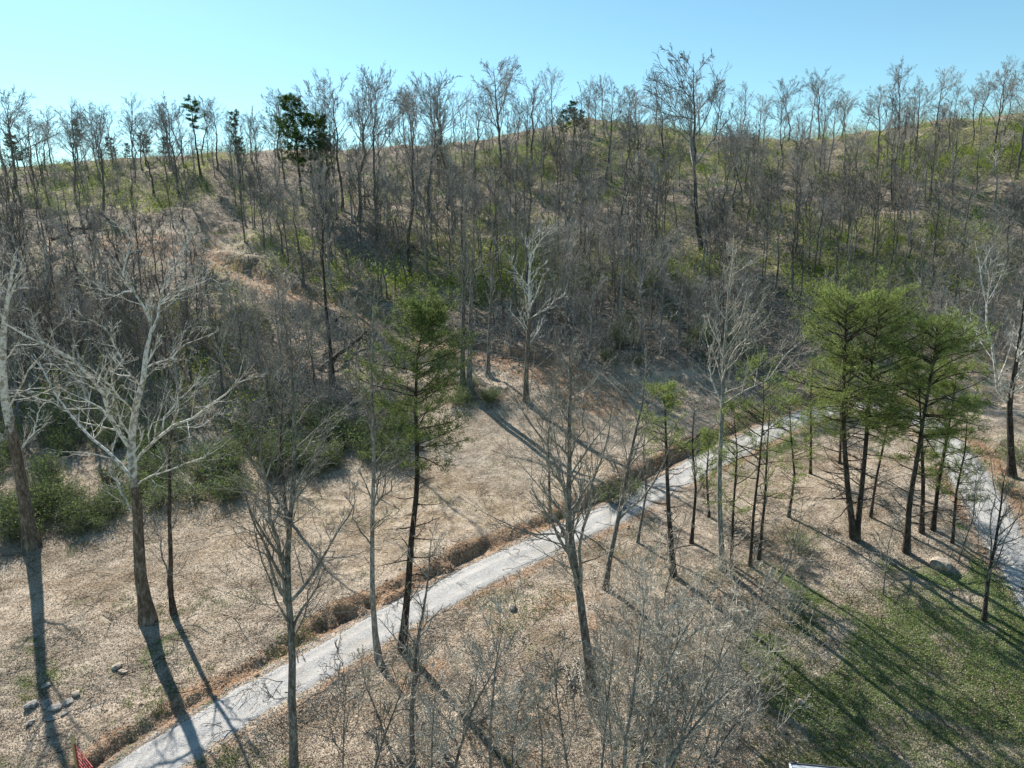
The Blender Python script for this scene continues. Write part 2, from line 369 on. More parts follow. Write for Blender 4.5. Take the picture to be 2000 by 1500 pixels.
dirt = np.maximum(dirt, np.clip(1.2 - np.hypot((GX - c2[0]) / 2.4, (GY - c2[1]) / 2), 0, .55))
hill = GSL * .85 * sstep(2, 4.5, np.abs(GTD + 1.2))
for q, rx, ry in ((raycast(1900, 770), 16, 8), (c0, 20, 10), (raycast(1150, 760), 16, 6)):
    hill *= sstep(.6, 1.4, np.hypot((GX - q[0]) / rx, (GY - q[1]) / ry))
field = np.clip(sstep(3.5, 6, GSD) * (1 - GSL), 0, 1) * sstep(38, 46, GY + .35 * GX)
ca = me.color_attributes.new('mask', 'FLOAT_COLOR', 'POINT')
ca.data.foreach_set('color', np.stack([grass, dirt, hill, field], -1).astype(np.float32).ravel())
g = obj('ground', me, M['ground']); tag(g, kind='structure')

def road_mesh():
    T = np.gradient(road, axis=0); T /= np.linalg.norm(T, axis=1)[:, None]; Nn = np.stack([-T[:, 1], T[:, 0]], 1)
    k = np.linspace(0, len(road) - 1, len(road) * 3); rd = np.stack([np.interp(k, np.arange(len(road)), road[:, j]) for j in (0, 1)], 1)
    nn = np.stack([np.interp(k, np.arange(len(road)), Nn[:, j]) for j in (0, 1)], 1); rz = np.interp(k, np.arange(len(road)), road_z)
    lat = np.linspace(-1, 1, 15); n = len(rd)
    wob = 1.5 + .3 * vnoise(k / 6, k * 0, 4) + .2 * vnoise(k / 1.4, k * 0, 9); wob2 = 1.52 + .34 * vnoise(k / 6, k * 0 + 5, 14) + .24 * vnoise(k / 1.4, k * 0, 19)
    off = np.where(lat[None] > 0, wob[:, None], wob2[:, None]) * lat[None]
    xy = rd[:, None] + nn[:, None] * off[..., None]
    z = np.maximum(rz[:, None] + .05 - .05 * np.abs(lat)[None] ** 3 + .03 * np.cos(lat * 8)[None] * -1 * .5, 0) if False else rz[:, None] + .06 - .03 * np.abs(lat)[None] ** 2 - .03 * np.exp(-((np.abs(lat) - .52) / .16) ** 2)[None]
    z = z + .012 * fbm(xy[..., 0] / .5, xy[..., 1] / .5, 60, 2)
    hz = HF(xy[..., 0], xy[..., 1]); z[:, 1:-1] = np.maximum(z[:, 1:-1], hz[:, 1:-1] + .012); z[:, [0, -1]] = hz[:, [0, -1]] - .03
    V = np.concatenate([xy, z[..., None]], -1).reshape(-1, 3); w = len(lat)
    ii = (np.arange(n - 1)[:, None] * w + np.arange(w - 1)[None]).ravel()
    me = mesh_from('gravel_road', V, np.stack([ii + w, ii + w + 1, ii + 1, ii], 1), 4, True)
    lane = np.exp(-((np.abs(lat) - .45) / .22) ** 2); a = me.attributes.new('lane', 'FLOAT', 'POINT'); a.data.foreach_set('value', np.tile(lane, n).astype(np.float32))
    return me
tag(obj('gravel_road', road_mesh(), M['gravel']), kind='structure')

# ------------------------------------------------------------------ tree generators
def grow(pts, rad, nch, t0, t1, lr, ang, npt, trop=.25, wig=.12, rr=.55, tip=.006, rs=None, lenabs=None, flat=0, fan=None):
    """children of every branch in pts (M,N,3)"""
    rs = rs or rng
    Mn, Nn, _ = pts.shape
    L = np.linalg.norm(np.diff(pts, axis=1), axis=2).sum(1)
    par = np.repeat(np.arange(Mn), nch); K = len(par)
    t = t0 + (t1 - t0) * ((np.tile(np.arange(nch), Mn) + rs.random(K)) / nch)
    f = t * (Nn - 1); i = np.minimum(f.astype(int), Nn - 2); w = (f - i)[:, None]
    s = pts[par, i] * (1 - w) + pts[par, i + 1] * w
    tan = pts[par, i + 1] - pts[par, i]; tan /= np.linalg.norm(tan, axis=1)[:, None] + 1e-9
    rp = rad[par, i] * (1 - w[:, 0]) + rad[par, i + 1] * w[:, 0]
    rv = rs.normal(size=(K, 3)); rv[:, 2] *= (1 - flat)
    pr = rv - (rv * tan).sum(1)[:, None] * tan; pr /= np.linalg.norm(pr, axis=1)[:, None] + 1e-9
    a = np.radians(ang + rs.normal(size=K) * 10)[:, None]
    d = tan * np.cos(a) + pr * np.sin(a)
    ln = (L[par] * lr if lenabs is None else lenabs) * (1.15 - .65 * t) * rs.uniform(.6, 1.25, K)
    if fan: ln = fan * (1.22 - .95 * t) * rs.uniform(.6, 1.15, K)
    P_ = np.zeros((K, npt, 3)); P_[:, 0] = s; step = (ln / (npt - 1))[:, None]
    for k in range(1, npt):
        P_[:, k] = P_[:, k - 1] + d * step
        d = d + rs.normal(size=(K, 3)) * wig + np.array([0, 0, trop / npt * 2]); d /= np.linalg.norm(d, axis=1)[:, None]
    r_ = np.maximum(np.minimum(rp * rr, ln * .022 + .008)[:, None] * np.linspace(1, .12, npt)[None] ** .8, tip)
    return P_, r_
def trunk_poly(Ht, lean, wig, n, rs):
    z = np.linspace(0, Ht, n); x = np.cumsum(rs.normal(size=n) * wig); y = np.cumsum(rs.normal(size=n) * wig); x -= x[0]; y -= y[0]
    return np.stack([x + lean[0] * z, y + lean[1] * z, z], 1)
def trunk_rad(r0_, n, top=.08, flare=.6):
    t = np.linspace(0, 1, n); return r0_ * ((1 - t) ** .75 * (1 - top) + top) * (1 + flare * np.exp(-t * n * 1.6))
def bare(seed, Ht, r_, cb=.4, sp=.22, nl=14, lv=(6, 5), ang=40, trop=.28, lean=(0, 0), wig=None, tips=(.02, .014, .012), trunkpts=None, limbs=None, tsides=9, limb_t=(None, None), fine=True, npt=7, tw=.14, fan=None):
    rs = np.random.default_rng(seed)
    n = 14
    tp = resample(trunkpts, n) if trunkpts is not None else trunk_poly(Ht, lean, Ht * .006 if wig is None else wig, n, rs)
    if trunkpts is not None: tp[1:, :2] += np.cumsum(rs.normal(size=(n - 1, 2)) * .01, 0)
    tp[0, 2] -= .25
    tr = trunk_rad(r_, n)
    TV = tubes(tp[None], tr[None], tsides)
    br = []
    if nl:
        p1, q1 = grow(tp[None], tr[None], nl, cb, .98, sp, ang, npt, trop, tw, .6, tips[0], rs, lenabs=Ht * sp * 1.5, fan=fan and fan * Ht)
    else: p1 = np.zeros((0, npt, 3)); q1 = np.zeros((0, npt))
    if limbs:
        lp = np.stack([resample(l[0], 9) for l in limbs]); lp[:, 1:-1] += rs.normal(size=(len(limbs), 7, 3)) * .07
        lq = np.stack([l[1] * np.linspace(1, .15, 9) ** .8 for l in limbs])
        br.append(tubes(lp, lq, 6))
        p2b, q2b = grow(lp, lq, 12, .12, .98, .4, 42, 6, trop, tw, .45, tips[1], rs)
    else: p2b = None
    if nl: br.append(tubes(p1, q1, 5))
    if nl:
        p2, q2 = grow(p1, q1, lv[0], .2, .98, .42, 36, 5, trop, tw * 1.1, .6, tips[1], rs)
        if p2b is not None:
            p2b = np.stack([resample(a, 5) for a in p2b]); q2b = q2b[:, [0, 1, 2, 4, 5]]
            p2 = np.vstack([p2, p2b]); q2 = np.vstack([q2, q2b])
    else: p2, q2 = np.stack([resample(a, 5) for a in p2b]), q2b[:, [0, 1, 2, 4, 5]]
    br.append(tubes(p2, q2, 4 if fine else 3))
    p3, q3 = grow(p2, q2, lv[1], .2, 1, .5, 34, 4, trop * .8, .16, .65, tips[2], rs)
    br.append(tubes(p3, q3, 3))
    if len(lv) > 2:
        p4, q4 = grow(p3, q3, lv[2], .25, 1, .55, 34, 3, trop * .5, .15, .7, tips[2] * .8, rs)
        br.append(tubes(p4, q4, 3))
    return TV, join(br)
def broom(seed, Ht, r_, fork=.38, nlead=6, spread=24, up=8, lv=(8, 6, 3), lean=0, tips=(.024, .018, .014), ll=.56):
    rs = np.random.default_rng(seed); n = 14
    tp = trunk_poly(Ht * .8, (lean, rs.normal() * .02), Ht * .009, n, rs); tp[0, 2] -= .3; tr = trunk_rad(r_, n, .06)
    p1, q1 = grow(tp[None], tr[None], nlead, fork, min(fork + .45, .9), 1, spread, 9, .10, .075, .62, tips[0], rs, fan=Ht * ll)
    pu, qu = grow(tp[None], tr[None], up, .6, .99, 1, spread + 10, 9, .10, .08, .5, tips[0], rs, fan=Ht * .62)
    pl, ql = grow(tp[None], tr[None], 4, fork * .55, fork, 1, 60, 9, .15, .14, .3, tips[1], rs, lenabs=Ht * .09)
    p1 = np.vstack([p1, pu, pl]); q1 = np.vstack([q1, qu, ql])
    p2, q2 = grow(p1, q1, lv[0], .2, .98, .42, 32, 5, .08, .07, .55, tips[1], rs)
    p3, q3 = grow(p2, q2, lv[1], .15, .95, .5, 30, 4, .06, .06, .6, tips[2], rs)
    out = [tubes(p1, q1, 4), tubes(p2, q2, 3), tubes(p3, q3, 3)]
    if len(lv) > 2:
        p4, q4 = grow(p3, q3, lv[2], .2, 1, .6, 28, 3, .08, .06, .8, tips[2] * .85, rs); out.append(tubes(p4, q4, 3))
    TV = tubes(tp[None], tr[None], 8); BV = join(out); k = Ht / np.percentile(BV[0][:, 2], 99.6)
    return (TV[0] * k, TV[1]), (BV[0] * k, BV[1])
def tris_mesh(name, T):
    T = T.reshape(-1, 3); return mesh_from(name, T, np.arange(len(T)).reshape(-1, 3), 3)
def blades(c, d, ln, wd, rs):
    """thin triangle blades from c along d"""
    K = len(c); q = rs.normal(size=(K, 3)); s = np.cross(d, q); s /= np.linalg.norm(s, axis=1)[:, None] + 1e-9
    w = (wd * rs.uniform(.6, 1.3, K))[:, None]; l = (ln * rs.uniform(.6, 1.3, K))[:, None]
    return np.stack([c - s * w / 2, c + s * w / 2, c + d * l], 1)
def pine(seed, Ht, r_, cb=.35, sp=.2, nl=60, sub=9, tufts=5, nb=8, bl=.24, bw=.03, trunkpts=None, shape='cone', droop=-.05, dead=14):
    rs = np.random.default_rng(seed); n = 16
    tp = resample(trunkpts, n) if trunkpts is not None else trunk_poly(Ht, (0, 0), Ht * .004, n, rs)
    tp[0, 2] -= .25
    tr = trunk_rad(r_, n); TV = tubes(tp[None], tr[None], 9)
    t = cb + (1 - cb) * np.sort(rs.random(nl)) ** .9 * .99
    f = t * (n - 1); i = np.minimum(f.astype(int), n - 2); w = (f - i)[:, None]
    s = tp[i] * (1 - w) + tp[i + 1] * w; u = (t - cb) / (1 - cb)
    if shape == 'cone': prof = np.clip(.35 + .9 * np.minimum(u / .25, 1) * (1.08 - u) , .15, 1.2)
    elif shape == 'round': prof = .45 + .75 * np.sin(np.pi * np.clip(u * .85 + .12, 0, 1))
    else: prof = .5 + .6 * rs.random(nl)
    az = rs.random(nl) * 2 * np.pi; ln = Ht * sp * prof * rs.uniform(.55, 1.2, nl)
    d = np.stack([np.cos(az), np.sin(az), .15 + .55 * u + rs.normal(size=nl) * .12], 1); d /= np.linalg.norm(d, axis=1)[:, None]
    p = np.zeros((nl, 7, 3)); p[:, 0] = s
    for k in range(1, 7):
        p[:, k] = p[:, k - 1] + d * (ln / 6)[:, None]; d = d + rs.normal(size=d.shape) * .09 + np.array([0, 0, droop + .03 * k]); d /= np.linalg.norm(d, axis=1)[:, None]
    q = np.maximum(ln * .011 + .008, .014)[:, None] * np.linspace(1, .25, 7)[None]
    p2, q2 = grow(p, q, sub, .25, 1, .42, 48, 5, .12, .12, .55, .008, rs, flat=.6)
    bp = [tubes(p, q, 5), tubes(p2, q2, 3)]
    if dead:
        pd_, qd = grow(tp[None], tr[None], dead, .12, cb + .05, .1, 80, 6, .05, .12, .3, .01, rs, lenabs=Ht * sp * .7); bp.append(tubes(pd_, qd, 4))
        p3_, q3_ = grow(pd_, qd, 6, .3, 1, .4, 45, 4, .05, .15, .6, .007, rs); bp.append(tubes(p3_, q3_, 3))
    BV = join(bp)
    K = len(p2); tt = .1 + .9 * rs.random((K, tufts)); f = tt * 4; i = np.minimum(f.astype(int), 3); w = (f - i)[..., None]
    c = p2[np.arange(K)[:, None], i] * (1 - w) + p2[np.arange(K)[:, None], i + 1] * w
    tg = p2[np.arange(K)[:, None], i + 1] - p2[np.arange(K)[:, None], i]; tg /= np.linalg.norm(tg, axis=2, keepdims=True) + 1e-9
    c = np.repeat(c.reshape(-1, 3), nb, 0); tg = np.repeat(tg.reshape(-1, 3), nb, 0)
    dd = tg * .7 + rs.normal(size=tg.shape) * .55 + np.array([0, 0, .15]); dd /= np.linalg.norm(dd, axis=1)[:, None]
    NV = blades(c + rs.normal(size=c.shape) * .09, dd, bl, bw, rs)
    return TV, BV, NV
def bush(seed, rad, ht, nst, leaves, bl, bw, stems_r=.018):
    rs = np.random.default_rng(seed)
    az = rs.random(nst) * 2 * np.pi; s = np.stack([np.cos(az), np.sin(az), np.zeros(nst)], 1) * rad * .25 * rs.random(nst)[:, None]
    d = np.stack([np.cos(az) * rad / ht * .7, np.sin(az) * rad / ht * .7, np.ones(nst)], 1) + rs.normal(size=(nst, 3)) * .25; d /= np.linalg.norm(d, axis=1)[:, None]
    p = np.zeros((nst, 6, 3)); p[:, 0] = s; ln = ht * rs.uniform(.5, 1.15, nst)
    for k in range(1, 6):
        p[:, k] = p[:, k - 1] + d * (ln / 5)[:, None]; d = d + rs.normal(size=d.shape) * .15; d /= np.linalg.norm(d, axis=1)[:, None]
    q = np.full((nst, 1), stems_r) * np.linspace(1, .3, 6)[None]
    p2, q2 = grow(p, q, 6, .2, 1, .45, 45, 4, .1, .16, .7, .008, rs); BV = join([tubes(p, q, 4), tubes(p2, q2, 3)])
    if not leaves: return BV, None
    K = len(p2); i = rs.integers(0, K, leaves); k = rs.integers(1, 4, leaves); c = p2[i, k] + rs.normal(size=(leaves, 3)) * .12 * rad
    dd = rs.normal(size=(leaves, 3)); dd /= np.linalg.norm(dd, axis=1)[:, None]
    return BV, blades(c, dd, bl, bw, rs)
def qmesh(name, vf, smooth=True): return mesh_from(name, vf[0], vf[1], 4, smooth)
def copy_tree(root, loc, rz, sc, label, group, name=None):
    r_ = root.copy(); COL.objects.link(r_); r_.location = [float(v) for v in loc]; r_.rotation_euler = (0, 0, rz); r_.scale = sc
    r_['label'] = label; r_['group'] = group
    for ch in list(root.children):
        c = ch.copy(); COL.objects.link(c); c.parent = r_
        for g_ in ch.children:
            d = g_.copy(); COL.objects.link(d); d.parent = c
    return r_

# ------------------------------------------------------------------ foreground and middle trees, each from its own outline
def to3(px, py, Y):
    d = pdir(px, py); return CAM + d * (Y / d[1])
def hero(name, label, cat, trunk, r_, seed, limbs=(), dep=(), parts='bare', bark='bark_grey', twig='twig', lsc=.8, group=None, **kw):
    b = raycast(*trunk[0], HF); Y = b[1]
    rs = np.random.default_rng(seed + 500)
    wob = 0
    pts = [b]
    for p in trunk[1:]:
        wob += rs.normal() * .15; pts.append(to3(p[0], p[1], Y + wob))
    pts = np.array(pts) - b
    Ht = pts[-1, 2]
    L = []; cand = resample(pts, 80)
    for k, l in enumerate(limbs):
        l, rr_ = l if isinstance(l, tuple) else (l, None)
        dd = dep[k] if k < len(dep) else rs.choice([-1, 1]) * rs.uniform(.2, .55)
        s0 = to3(*l[0], Y); q = []
        acc = 0
        for j, p in enumerate(l):
            c = to3(p[0], p[1], Y)
            if j: acc += np.linalg.norm(c - prev)
            prev = c
            q.append(to3(p[0], p[1], Y + dd * acc) - b)
        q = np.array(q); dq = np.hypot(cand[:, 0] - q[0, 0], cand[:, 2] - q[0, 2]); near_ = cand[np.argmin(dq)]
        if dq.min() < 1.3: q[:, 1] += near_[1] - q[0, 1]; q[0] = near_
        cand = np.vstack([cand, resample(q, 40)])
        L.append((q, (rr_ * lsc if rr_ else max(.03, acc * .0095))))
    o = thing(name, label, cat, b, group=group)
    if parts == 'bare':
        TV, BV = bare(seed, Ht, r_, trunkpts=pts, limbs=L or None, **kw)
        obj('trunk', qmesh('trunk', TV), M[bark], o); obj('branches', qmesh('branches', BV), M[twig], o)
    else:
        TV, BV, NV = pine(seed, Ht, r_, trunkpts=pts, **kw)
        obj('trunk', qmesh('trunk', TV), M[bark], o); cr = obj('branches', qmesh('branches', BV), M['bark_dark'], o)
        obj('foliage', tris_mesh('foliage', NV), M[parts], o)
    return o

hero('sycamore_tree', 'big white-limbed sycamore with brown lower trunk above the gravel road', 'tree',
     [(290, 1212), (275, 1130), (271, 1068), (268, 988), (261, 928), (254, 875), (256, 848), (264, 816), (268, 774), (280, 746), (280, 704), (298, 655), (294, 630), (285, 590)], .38, 1,
     [([(254, 875), (241, 851), (213, 809), (212, 777), (175, 725), (122, 683), (63, 662), (10, 630)], .26),
      ([(213, 777), (231, 732), (252, 704), (273, 686)], .10),
      ([(268, 809), (224, 760), (182, 728), (136, 704), (100, 683)], .10),
      ([(262, 938), (255, 921), (217, 882), (175, 844), (136, 805), (108, 763), (87, 725), (70, 690)], .2),
      ([(136, 805), (95, 785), (50, 770), (20, 768)], .07),
      ([(266, 905), (273, 893), (297, 868), (329, 840), (385, 809), (437, 774), (469, 739), (480, 690)], .19),
      ([(329, 838), (339, 798), (378, 760), (420, 725)], .09), ([(350, 828), (400, 822), (440, 800), (470, 806)], .07),
      ([(282, 727), (332, 700), (364, 672), (416, 651)], .1),
      ([(270, 948), (315, 921), (371, 900), (402, 896), (413, 875)], .11),
      ([(268, 1002), (259, 998), (238, 959), (224, 910), (220, 865)], .11),
      ([(298, 655), (301, 618), (315, 565), (343, 502), (378, 450)], .13),
      ([(290, 620), (262, 570), (235, 550), (241, 520), (252, 474), (245, 453), (224, 432)], .12),
      ([(252, 568), (210, 580), (170, 560), (140, 520)], .08), ([(275, 690), (250, 640), (215, 610), (195, 600)], .09), ([(300, 600), (340, 570), (400, 548), (440, 560)], .08)],
     bark='sycamore', twig='sycamore_white', nl=8, cb=.5, sp=.14, lv=(6, 4, 3), trop=.3, tips=(.012, .008, .006), lsc=.52, tw=.2)
hero('sycamore_tree', 'sycamore at the left edge of the photo with straight brown trunk and white upper limbs', 'tree',
     [(62, 1068), (52, 1000), (42, 940), (30, 880), (20, 830), (8, 770), (4, 700), (8, 640), (14, 590), (22, 540), (28, 500)], .45, 2,
     [([(32, 890), (55, 862), (66, 848), (72, 800), (95, 780)], .14), ([(28, 872), (14, 855), (-20, 840)], .16), ([(18, 800), (50, 745), (90, 690), (110, 640)], .13),
      ([(6, 700), (-30, 640), (-60, 560)], .15), ([(8, 640), (30, 560), (60, 520), (70, 480)], .12), ([(12, 600), (-10, 540), (-12, 480)], .1)],
     bark='sycamore', twig='sycamore_white', nl=10, cb=.5, sp=.15, lv=(6, 4, 3), trop=.3, tips=(.012, .008, .006), lsc=.6, tw=.2)
hero('bare_tree', 'thin forked brown tree standing just right of the big white-limbed sycamore', 'tree',
     [(339, 1196), (332, 1150), (334, 1080), (331, 1010), (333, 950), (330, 890), (338, 820), (335, 760)], .16, 3,
     [([(333, 1160), (325, 1110), (315, 1060), (303, 1040), (290, 1036)], .09)], bark='bark_dark', nl=12, cb=.35, sp=.12, lv=(4, 4))
hero('bare_tree', 'nearest bare grey tree, in front of the gravel road left of centre', 'tree',
     [(574, 1545), (574, 1480), (570, 1360), (572, 1255), (565, 1185), (562, 1115), (563, 1045), (574, 975), (577, 880), (577, 800), (572, 720), (568, 640)], .20, 4,
     [([(557, 1130), (545, 1090), (535, 1045), (525, 975), (508, 890), (510, 800)], .12), ([(573, 1178), (612, 1115), (651, 1055), (696, 975)], .11),
      ([(570, 1232), (545, 1175), (512, 1100), (495, 1030), (500, 960)], .06), ([(576, 1255), (600, 1180), (622, 1100), (625, 1040)], .05), ([(580, 1382), (620, 1350), (690, 1310), (720, 1290)], .05),
      ([(566, 1372), (540, 1364), (510, 1340)], .04), ([(582, 1410), (640, 1390), (670, 1380)], .04), ([(567, 1447), (530, 1450), (505, 1440)], .035), ([(560, 1035), (548, 1000), (530, 960), (515, 940)], .06),
      ([(574, 975), (590, 930), (625, 880), (650, 830)], .06)],
     bark='bark_grey', nl=16, cb=.35, sp=.15, lv=(6, 6, 3), tips=(.014, .009, .006))
hero('bare_tree', 'tall straight pale-topped bare tree at the road edge, left of the dark evergreen trunk', 'tree',
     [(740, 1290), (733, 1240), (727, 1150), (727, 1000), (731, 900), (726, 760), (728, 640), (732, 560)], .165, 5,
     [([(728, 1065), (700, 1030), (686, 990), (680, 940)], .06), ([(729, 1000), (760, 960), (775, 910), (780, 870)], .06)], bark='bark_pale', twig='twig', nl=20, cb=.35, sp=.13, lv=(6, 5, 3), tips=(.014, .01, .007))
hero('cedar_tree', 'tall dark-trunked evergreen left of centre with its green crown over the pale field', 'tree',
     [(785, 1265), (795, 1170), (803, 1060), (815, 950), (814, 860), (811, 790), (815, 700), (825, 640), (832, 605)], .22, 6, parts='cedar', bark='bark_dark',
     cb=.56, sp=.15, nl=84, sub=10, tufts=6, nb=7, bl=.13, bw=.045, shape='round', dead=34)
hero('bare_tree', 'slim crooked grey tree directly right of the dark evergreen trunk at the road edge', 'tree',
     [(806, 1500), (804, 1395), (814, 1255), (828, 1192), (839, 1129), (845, 1050)], .13, 7, [([(814, 1255), (845, 1205), (880, 1190), (910, 1210)], .05), ([(810, 1330), (790, 1280), (790, 1220)], .05)], bark='bark_grey', nl=18, cb=.25, sp=.16, lv=(5, 5), tips=(.014, .009, .007))
hero('bare_tree', 'large many-stemmed grey tree in the middle foreground with a dark lower trunk below the road', 'tree',
     [(1157, 1352), (1150, 1290), (1143, 1230), (1133, 1150), (1122, 1090), (1112, 1010), (1113, 950), (1115, 865), (1112, 823), (1119, 742), (1115, 690)], .26, 8,
     [([(1133, 1150), (1120, 1110), (1106, 1060), (1105, 1020), (1105, 960), (1087, 900), (1052, 847), (1021, 816), (1003, 774)], .13),
      ([(1137, 1160), (1133, 1085), (1154, 987), (1161, 928), (1185, 865), (1195, 800)], .13), ([(1106, 1035), (1052, 1026), (1000, 1015), (968, 994)], .07), ([(1136, 1170), (1116, 1130), (1092, 1095)], .06),
      ([(1120, 1075), (1128, 1010), (1150, 960), (1175, 905)], .07), ([(1115, 900), (1135, 850), (1140, 790), (1160, 740)], .06), ([(1110, 960), (1080, 930), (1062, 860), (1060, 800)], .06), ([(1105, 950), (1080, 830), (1075, 740), (1085, 700)], .05)],
     bark='bark_grey', nl=24, cb=.4, sp=.15, lv=(6, 6, 2), tips=(.014, .01, .007))
hero('bare_tree', 'two-stemmed bare grey tree leaning right over the far half of the gravel road', 'tree',
     [(1182, 1150), (1192, 1090), (1206, 1022), (1217, 970), (1238, 865), (1259, 777), (1262, 720)], .18, 9, [([(1206, 1022), (1252, 980), (1294, 921), (1315, 865), (1318, 810)], .09), ([(1228, 920), (1215, 850), (1220, 790)], .05)],
     bark='bark_grey', nl=26, cb=.35, sp=.14, lv=(6, 5, 2), tips=(.014, .01, .007))
hero('pine_tree', 'small-crowned dark pine with thin black trunk, left of the tall pale tree', 'tree',
     [(1316, 1125), (1306, 1000), (1302, 900), (1300, 830), (1298, 790), (1295, 760)], .2, 10, parts='needle', bark='bark_dark', cb=.62, sp=.2, nl=32, sub=8, tufts=6, nb=6, bl=.16, bw=.03, dead=26)
hero('bare_tree', 'tall pale-barked tree with upswept branches, right of centre beyond the road', 'tree',
     [(1412, 1112), (1405, 1000), (1405, 900), (1410, 780), (1413, 690), (1419, 600), (1428, 520), (1432, 480)], .19, 11,
     [([(1411, 792), (1440, 770), (1500, 735), (1540, 690), (1575, 655)], .08), ([(1413, 700), (1440, 650), (1470, 610), (1500, 570)], .07), ([(1409, 790), (1385, 730), (1380, 680), (1370, 640)], .08), ([(1412, 740), (1430, 690), (1460, 650), (1500, 620)], .07), ([(1410, 830), (1380, 800), (1350, 770)], .06)],
     bark='bark_pale', twig='twig_pale', nl=22, cb=.5, sp=.13, lv=(6, 5, 2), trop=.5, tips=(.014, .010, .008))
hero('pine_tree', 'left stem of the big green twin pine right of centre', 'tree',
     [(1668, 1052), (1655, 950), (1648, 850), (1647, 760), (1650, 680), (1652, 630), (1654, 585)], .23, 12, parts='needle', bark='bark_dark', cb=.46, sp=.24, nl=88, sub=10, tufts=6, nb=7, bl=.15, bw=.03, dead=20, shape='round')
hero('pine_tree', 'right stem of the big green twin pine, leaning right toward the feathery pines', 'tree',
     [(1672, 1052), (1680, 980), (1690, 880), (1698, 780), (1705, 690), (1713, 640), (1718, 595)], .21, 13, parts='needle', bark='bark_dark', cb=.46, sp=.23, nl=84, sub=10, tufts=6, nb=7, bl=.15, bw=.03, dead=20, shape='round')
hero('pine_tree', 'leaning feathery pine in front of the road bend, rightmost large green crown', 'tree',
     [(1770, 1078), (1776, 980), (1792, 890), (1806, 800), (1822, 720), (1827, 670), (1831, 640)], .22, 14, parts='needle', bark='bark_dark', cb=.5, sp=.23, nl=72, sub=10, tufts=6, nb=7, bl=.17, bw=.03, dead=14, shape='round', droop=-.12)
hero('pine_tree', 'slender dark pine between the twin pine and the leaning feathery pine', 'tree',
     [(1800, 1040), (1803, 950), (1800, 850), (1796, 780), (1792, 715)], .17, 15, parts='needle', bark='bark_dark', cb=.42, sp=.18, nl=40, sub=9, tufts=6, nb=7, bl=.16, bw=.03, shape='round')
hero('pine_tree', 'thin pine with drooping lower boughs beside the descending gravel road on the right', 'tree',
     [(1822, 1035), (1832, 950), (1850, 850), (1864, 770), (1870, 715)], .16, 16, parts='needle', bark='bark_dark', cb=.32, sp=.22, nl=60, sub=9, tufts=6, nb=8, bl=.17, bw=.03, shape='round', droop=-.16)
thin = [([(1465, 1105), (1472, 1000), (1484, 900), (1492, 800), (1490, 720)], 'thin dark pole tree just right of the tall pale tree'),
        ([(1482, 1092), (1494, 970), (1500, 860), (1505, 780)], 'second thin dark pole tree right of the tall pale tree'),
        ([(1428, 1110), (1432, 1000), (1440, 880), (1432, 800)], 'thin trunk touching the right side of the tall pale tree'),
        ([(1583, 925), (1584, 850), (1583, 780), (1588, 700)], 'straight thin dark tree behind the left edge of the twin pine'),
        ([(1640, 905), (1643, 830), (1640, 760), (1645, 700)], 'thin tree half hidden behind the left stem of the twin pine'),
        ([(1700, 1010), (1712, 930), (1730, 850), (1742, 780), (1750, 700)], 'thin tree in the gap between twin pine and feathery pine'),
        ([(1860, 1060), (1868, 960), (1885, 880), (1890, 800)], 'slender tree at the near edge of the descending road on the right'),
        ([(1350, 1060), (1360, 960), (1352, 860), (1358, 780)], 'slender bare tree between small-crowned pine and tall pale tree'),
        ([(1385, 1010), (1380, 930), (1386, 850)], 'short thin bare tree behind the lower trunk of the tall pale tree'),
        ([(1245, 1060), (1262, 960), (1256, 880), (1266, 800)], 'slender bare tree growing at the road edge right of centre'),
        ([(1075, 1010), (1072, 930), (1070, 860), (1078, 790)], 'thin bare tree on the pale field left of the many-stemmed tree'),
        ([(560, 1010), (552, 930), (548, 850), (556, 760)], 'thin bare tree at the back edge of the pale field, left part'),
        ([(1540, 1010), (1552, 930), (1545, 850), (1540, 760)], 'slender bare tree at the bank left of the twin pine')]
for k, (tr, lb) in enumerate(thin):
    if k in (0, 2, 3, 4, 5, 6, 8, 12):
        lb = lb.replace('bare tree', 'young pine').replace('pole tree', 'young pine').replace('slender tree', 'slender young pine').replace('dark tree', 'dark young pine').replace('thin tree', 'thin young pine')
        hero('pine_tree', lb, 'tree', tr, .11, 100 + k, parts='needle', bark='bark_dark', cb=.3, sp=.2, nl=34, sub=7, tufts=5, nb=5, bl=.16, bw=.03, shape='round', dead=24); continue
    hero('bare_tree', lb, 'tree', tr, .1 + .02 * (k % 3), 100 + k, bark='bark_dark' if k % 3 else 'bark_grey', nl=16, cb=.3, sp=.13, lv=(4, 4), tips=(.014, .01, .009))
hero('bare_tree', 'spreading many-stemmed young tree at the right edge in front of the descending road', 'tree',
     [(1922, 1212), (1930, 1130), (1945, 1060), (1955, 990), (1965, 920)], .13, 20, [([(1928, 1140), (1960, 1060), (2010, 960)], .06), ([(1930, 1120), (1932, 1030), (1940, 950), (1930, 880)], .06), ([(1926, 1160), (1910, 1060), (1915, 980)], .04), ([(1945, 1050), (1990, 1010), (2040, 990)], .05)],
     bark='bark_dark', nl=16, cb=.35, sp=.15, lv=(5, 4), tips=(.014, .01, .008))
hero('sycamore_tree', 'white-topped tree at the right edge behind the descending road', 'tree',
     [(1976, 930), (1974, 850), (1972, 790), (1984, 720), (1994, 650), (2002, 580)], .3, 21, [([(1972, 795), (1948, 765), (1942, 690), (1930, 620), (1917, 540), (1905, 470)], .14), ([(1940, 680), (1900, 650), (1880, 610)], .06), ([(1930, 620), (1960, 560), (1965, 500)], .07)],
     bark='bark_dark', twig='sycamore_white', nl=20, cb=.4, sp=.16, lv=(7, 5, 2), tips=(.014, .010, .008))
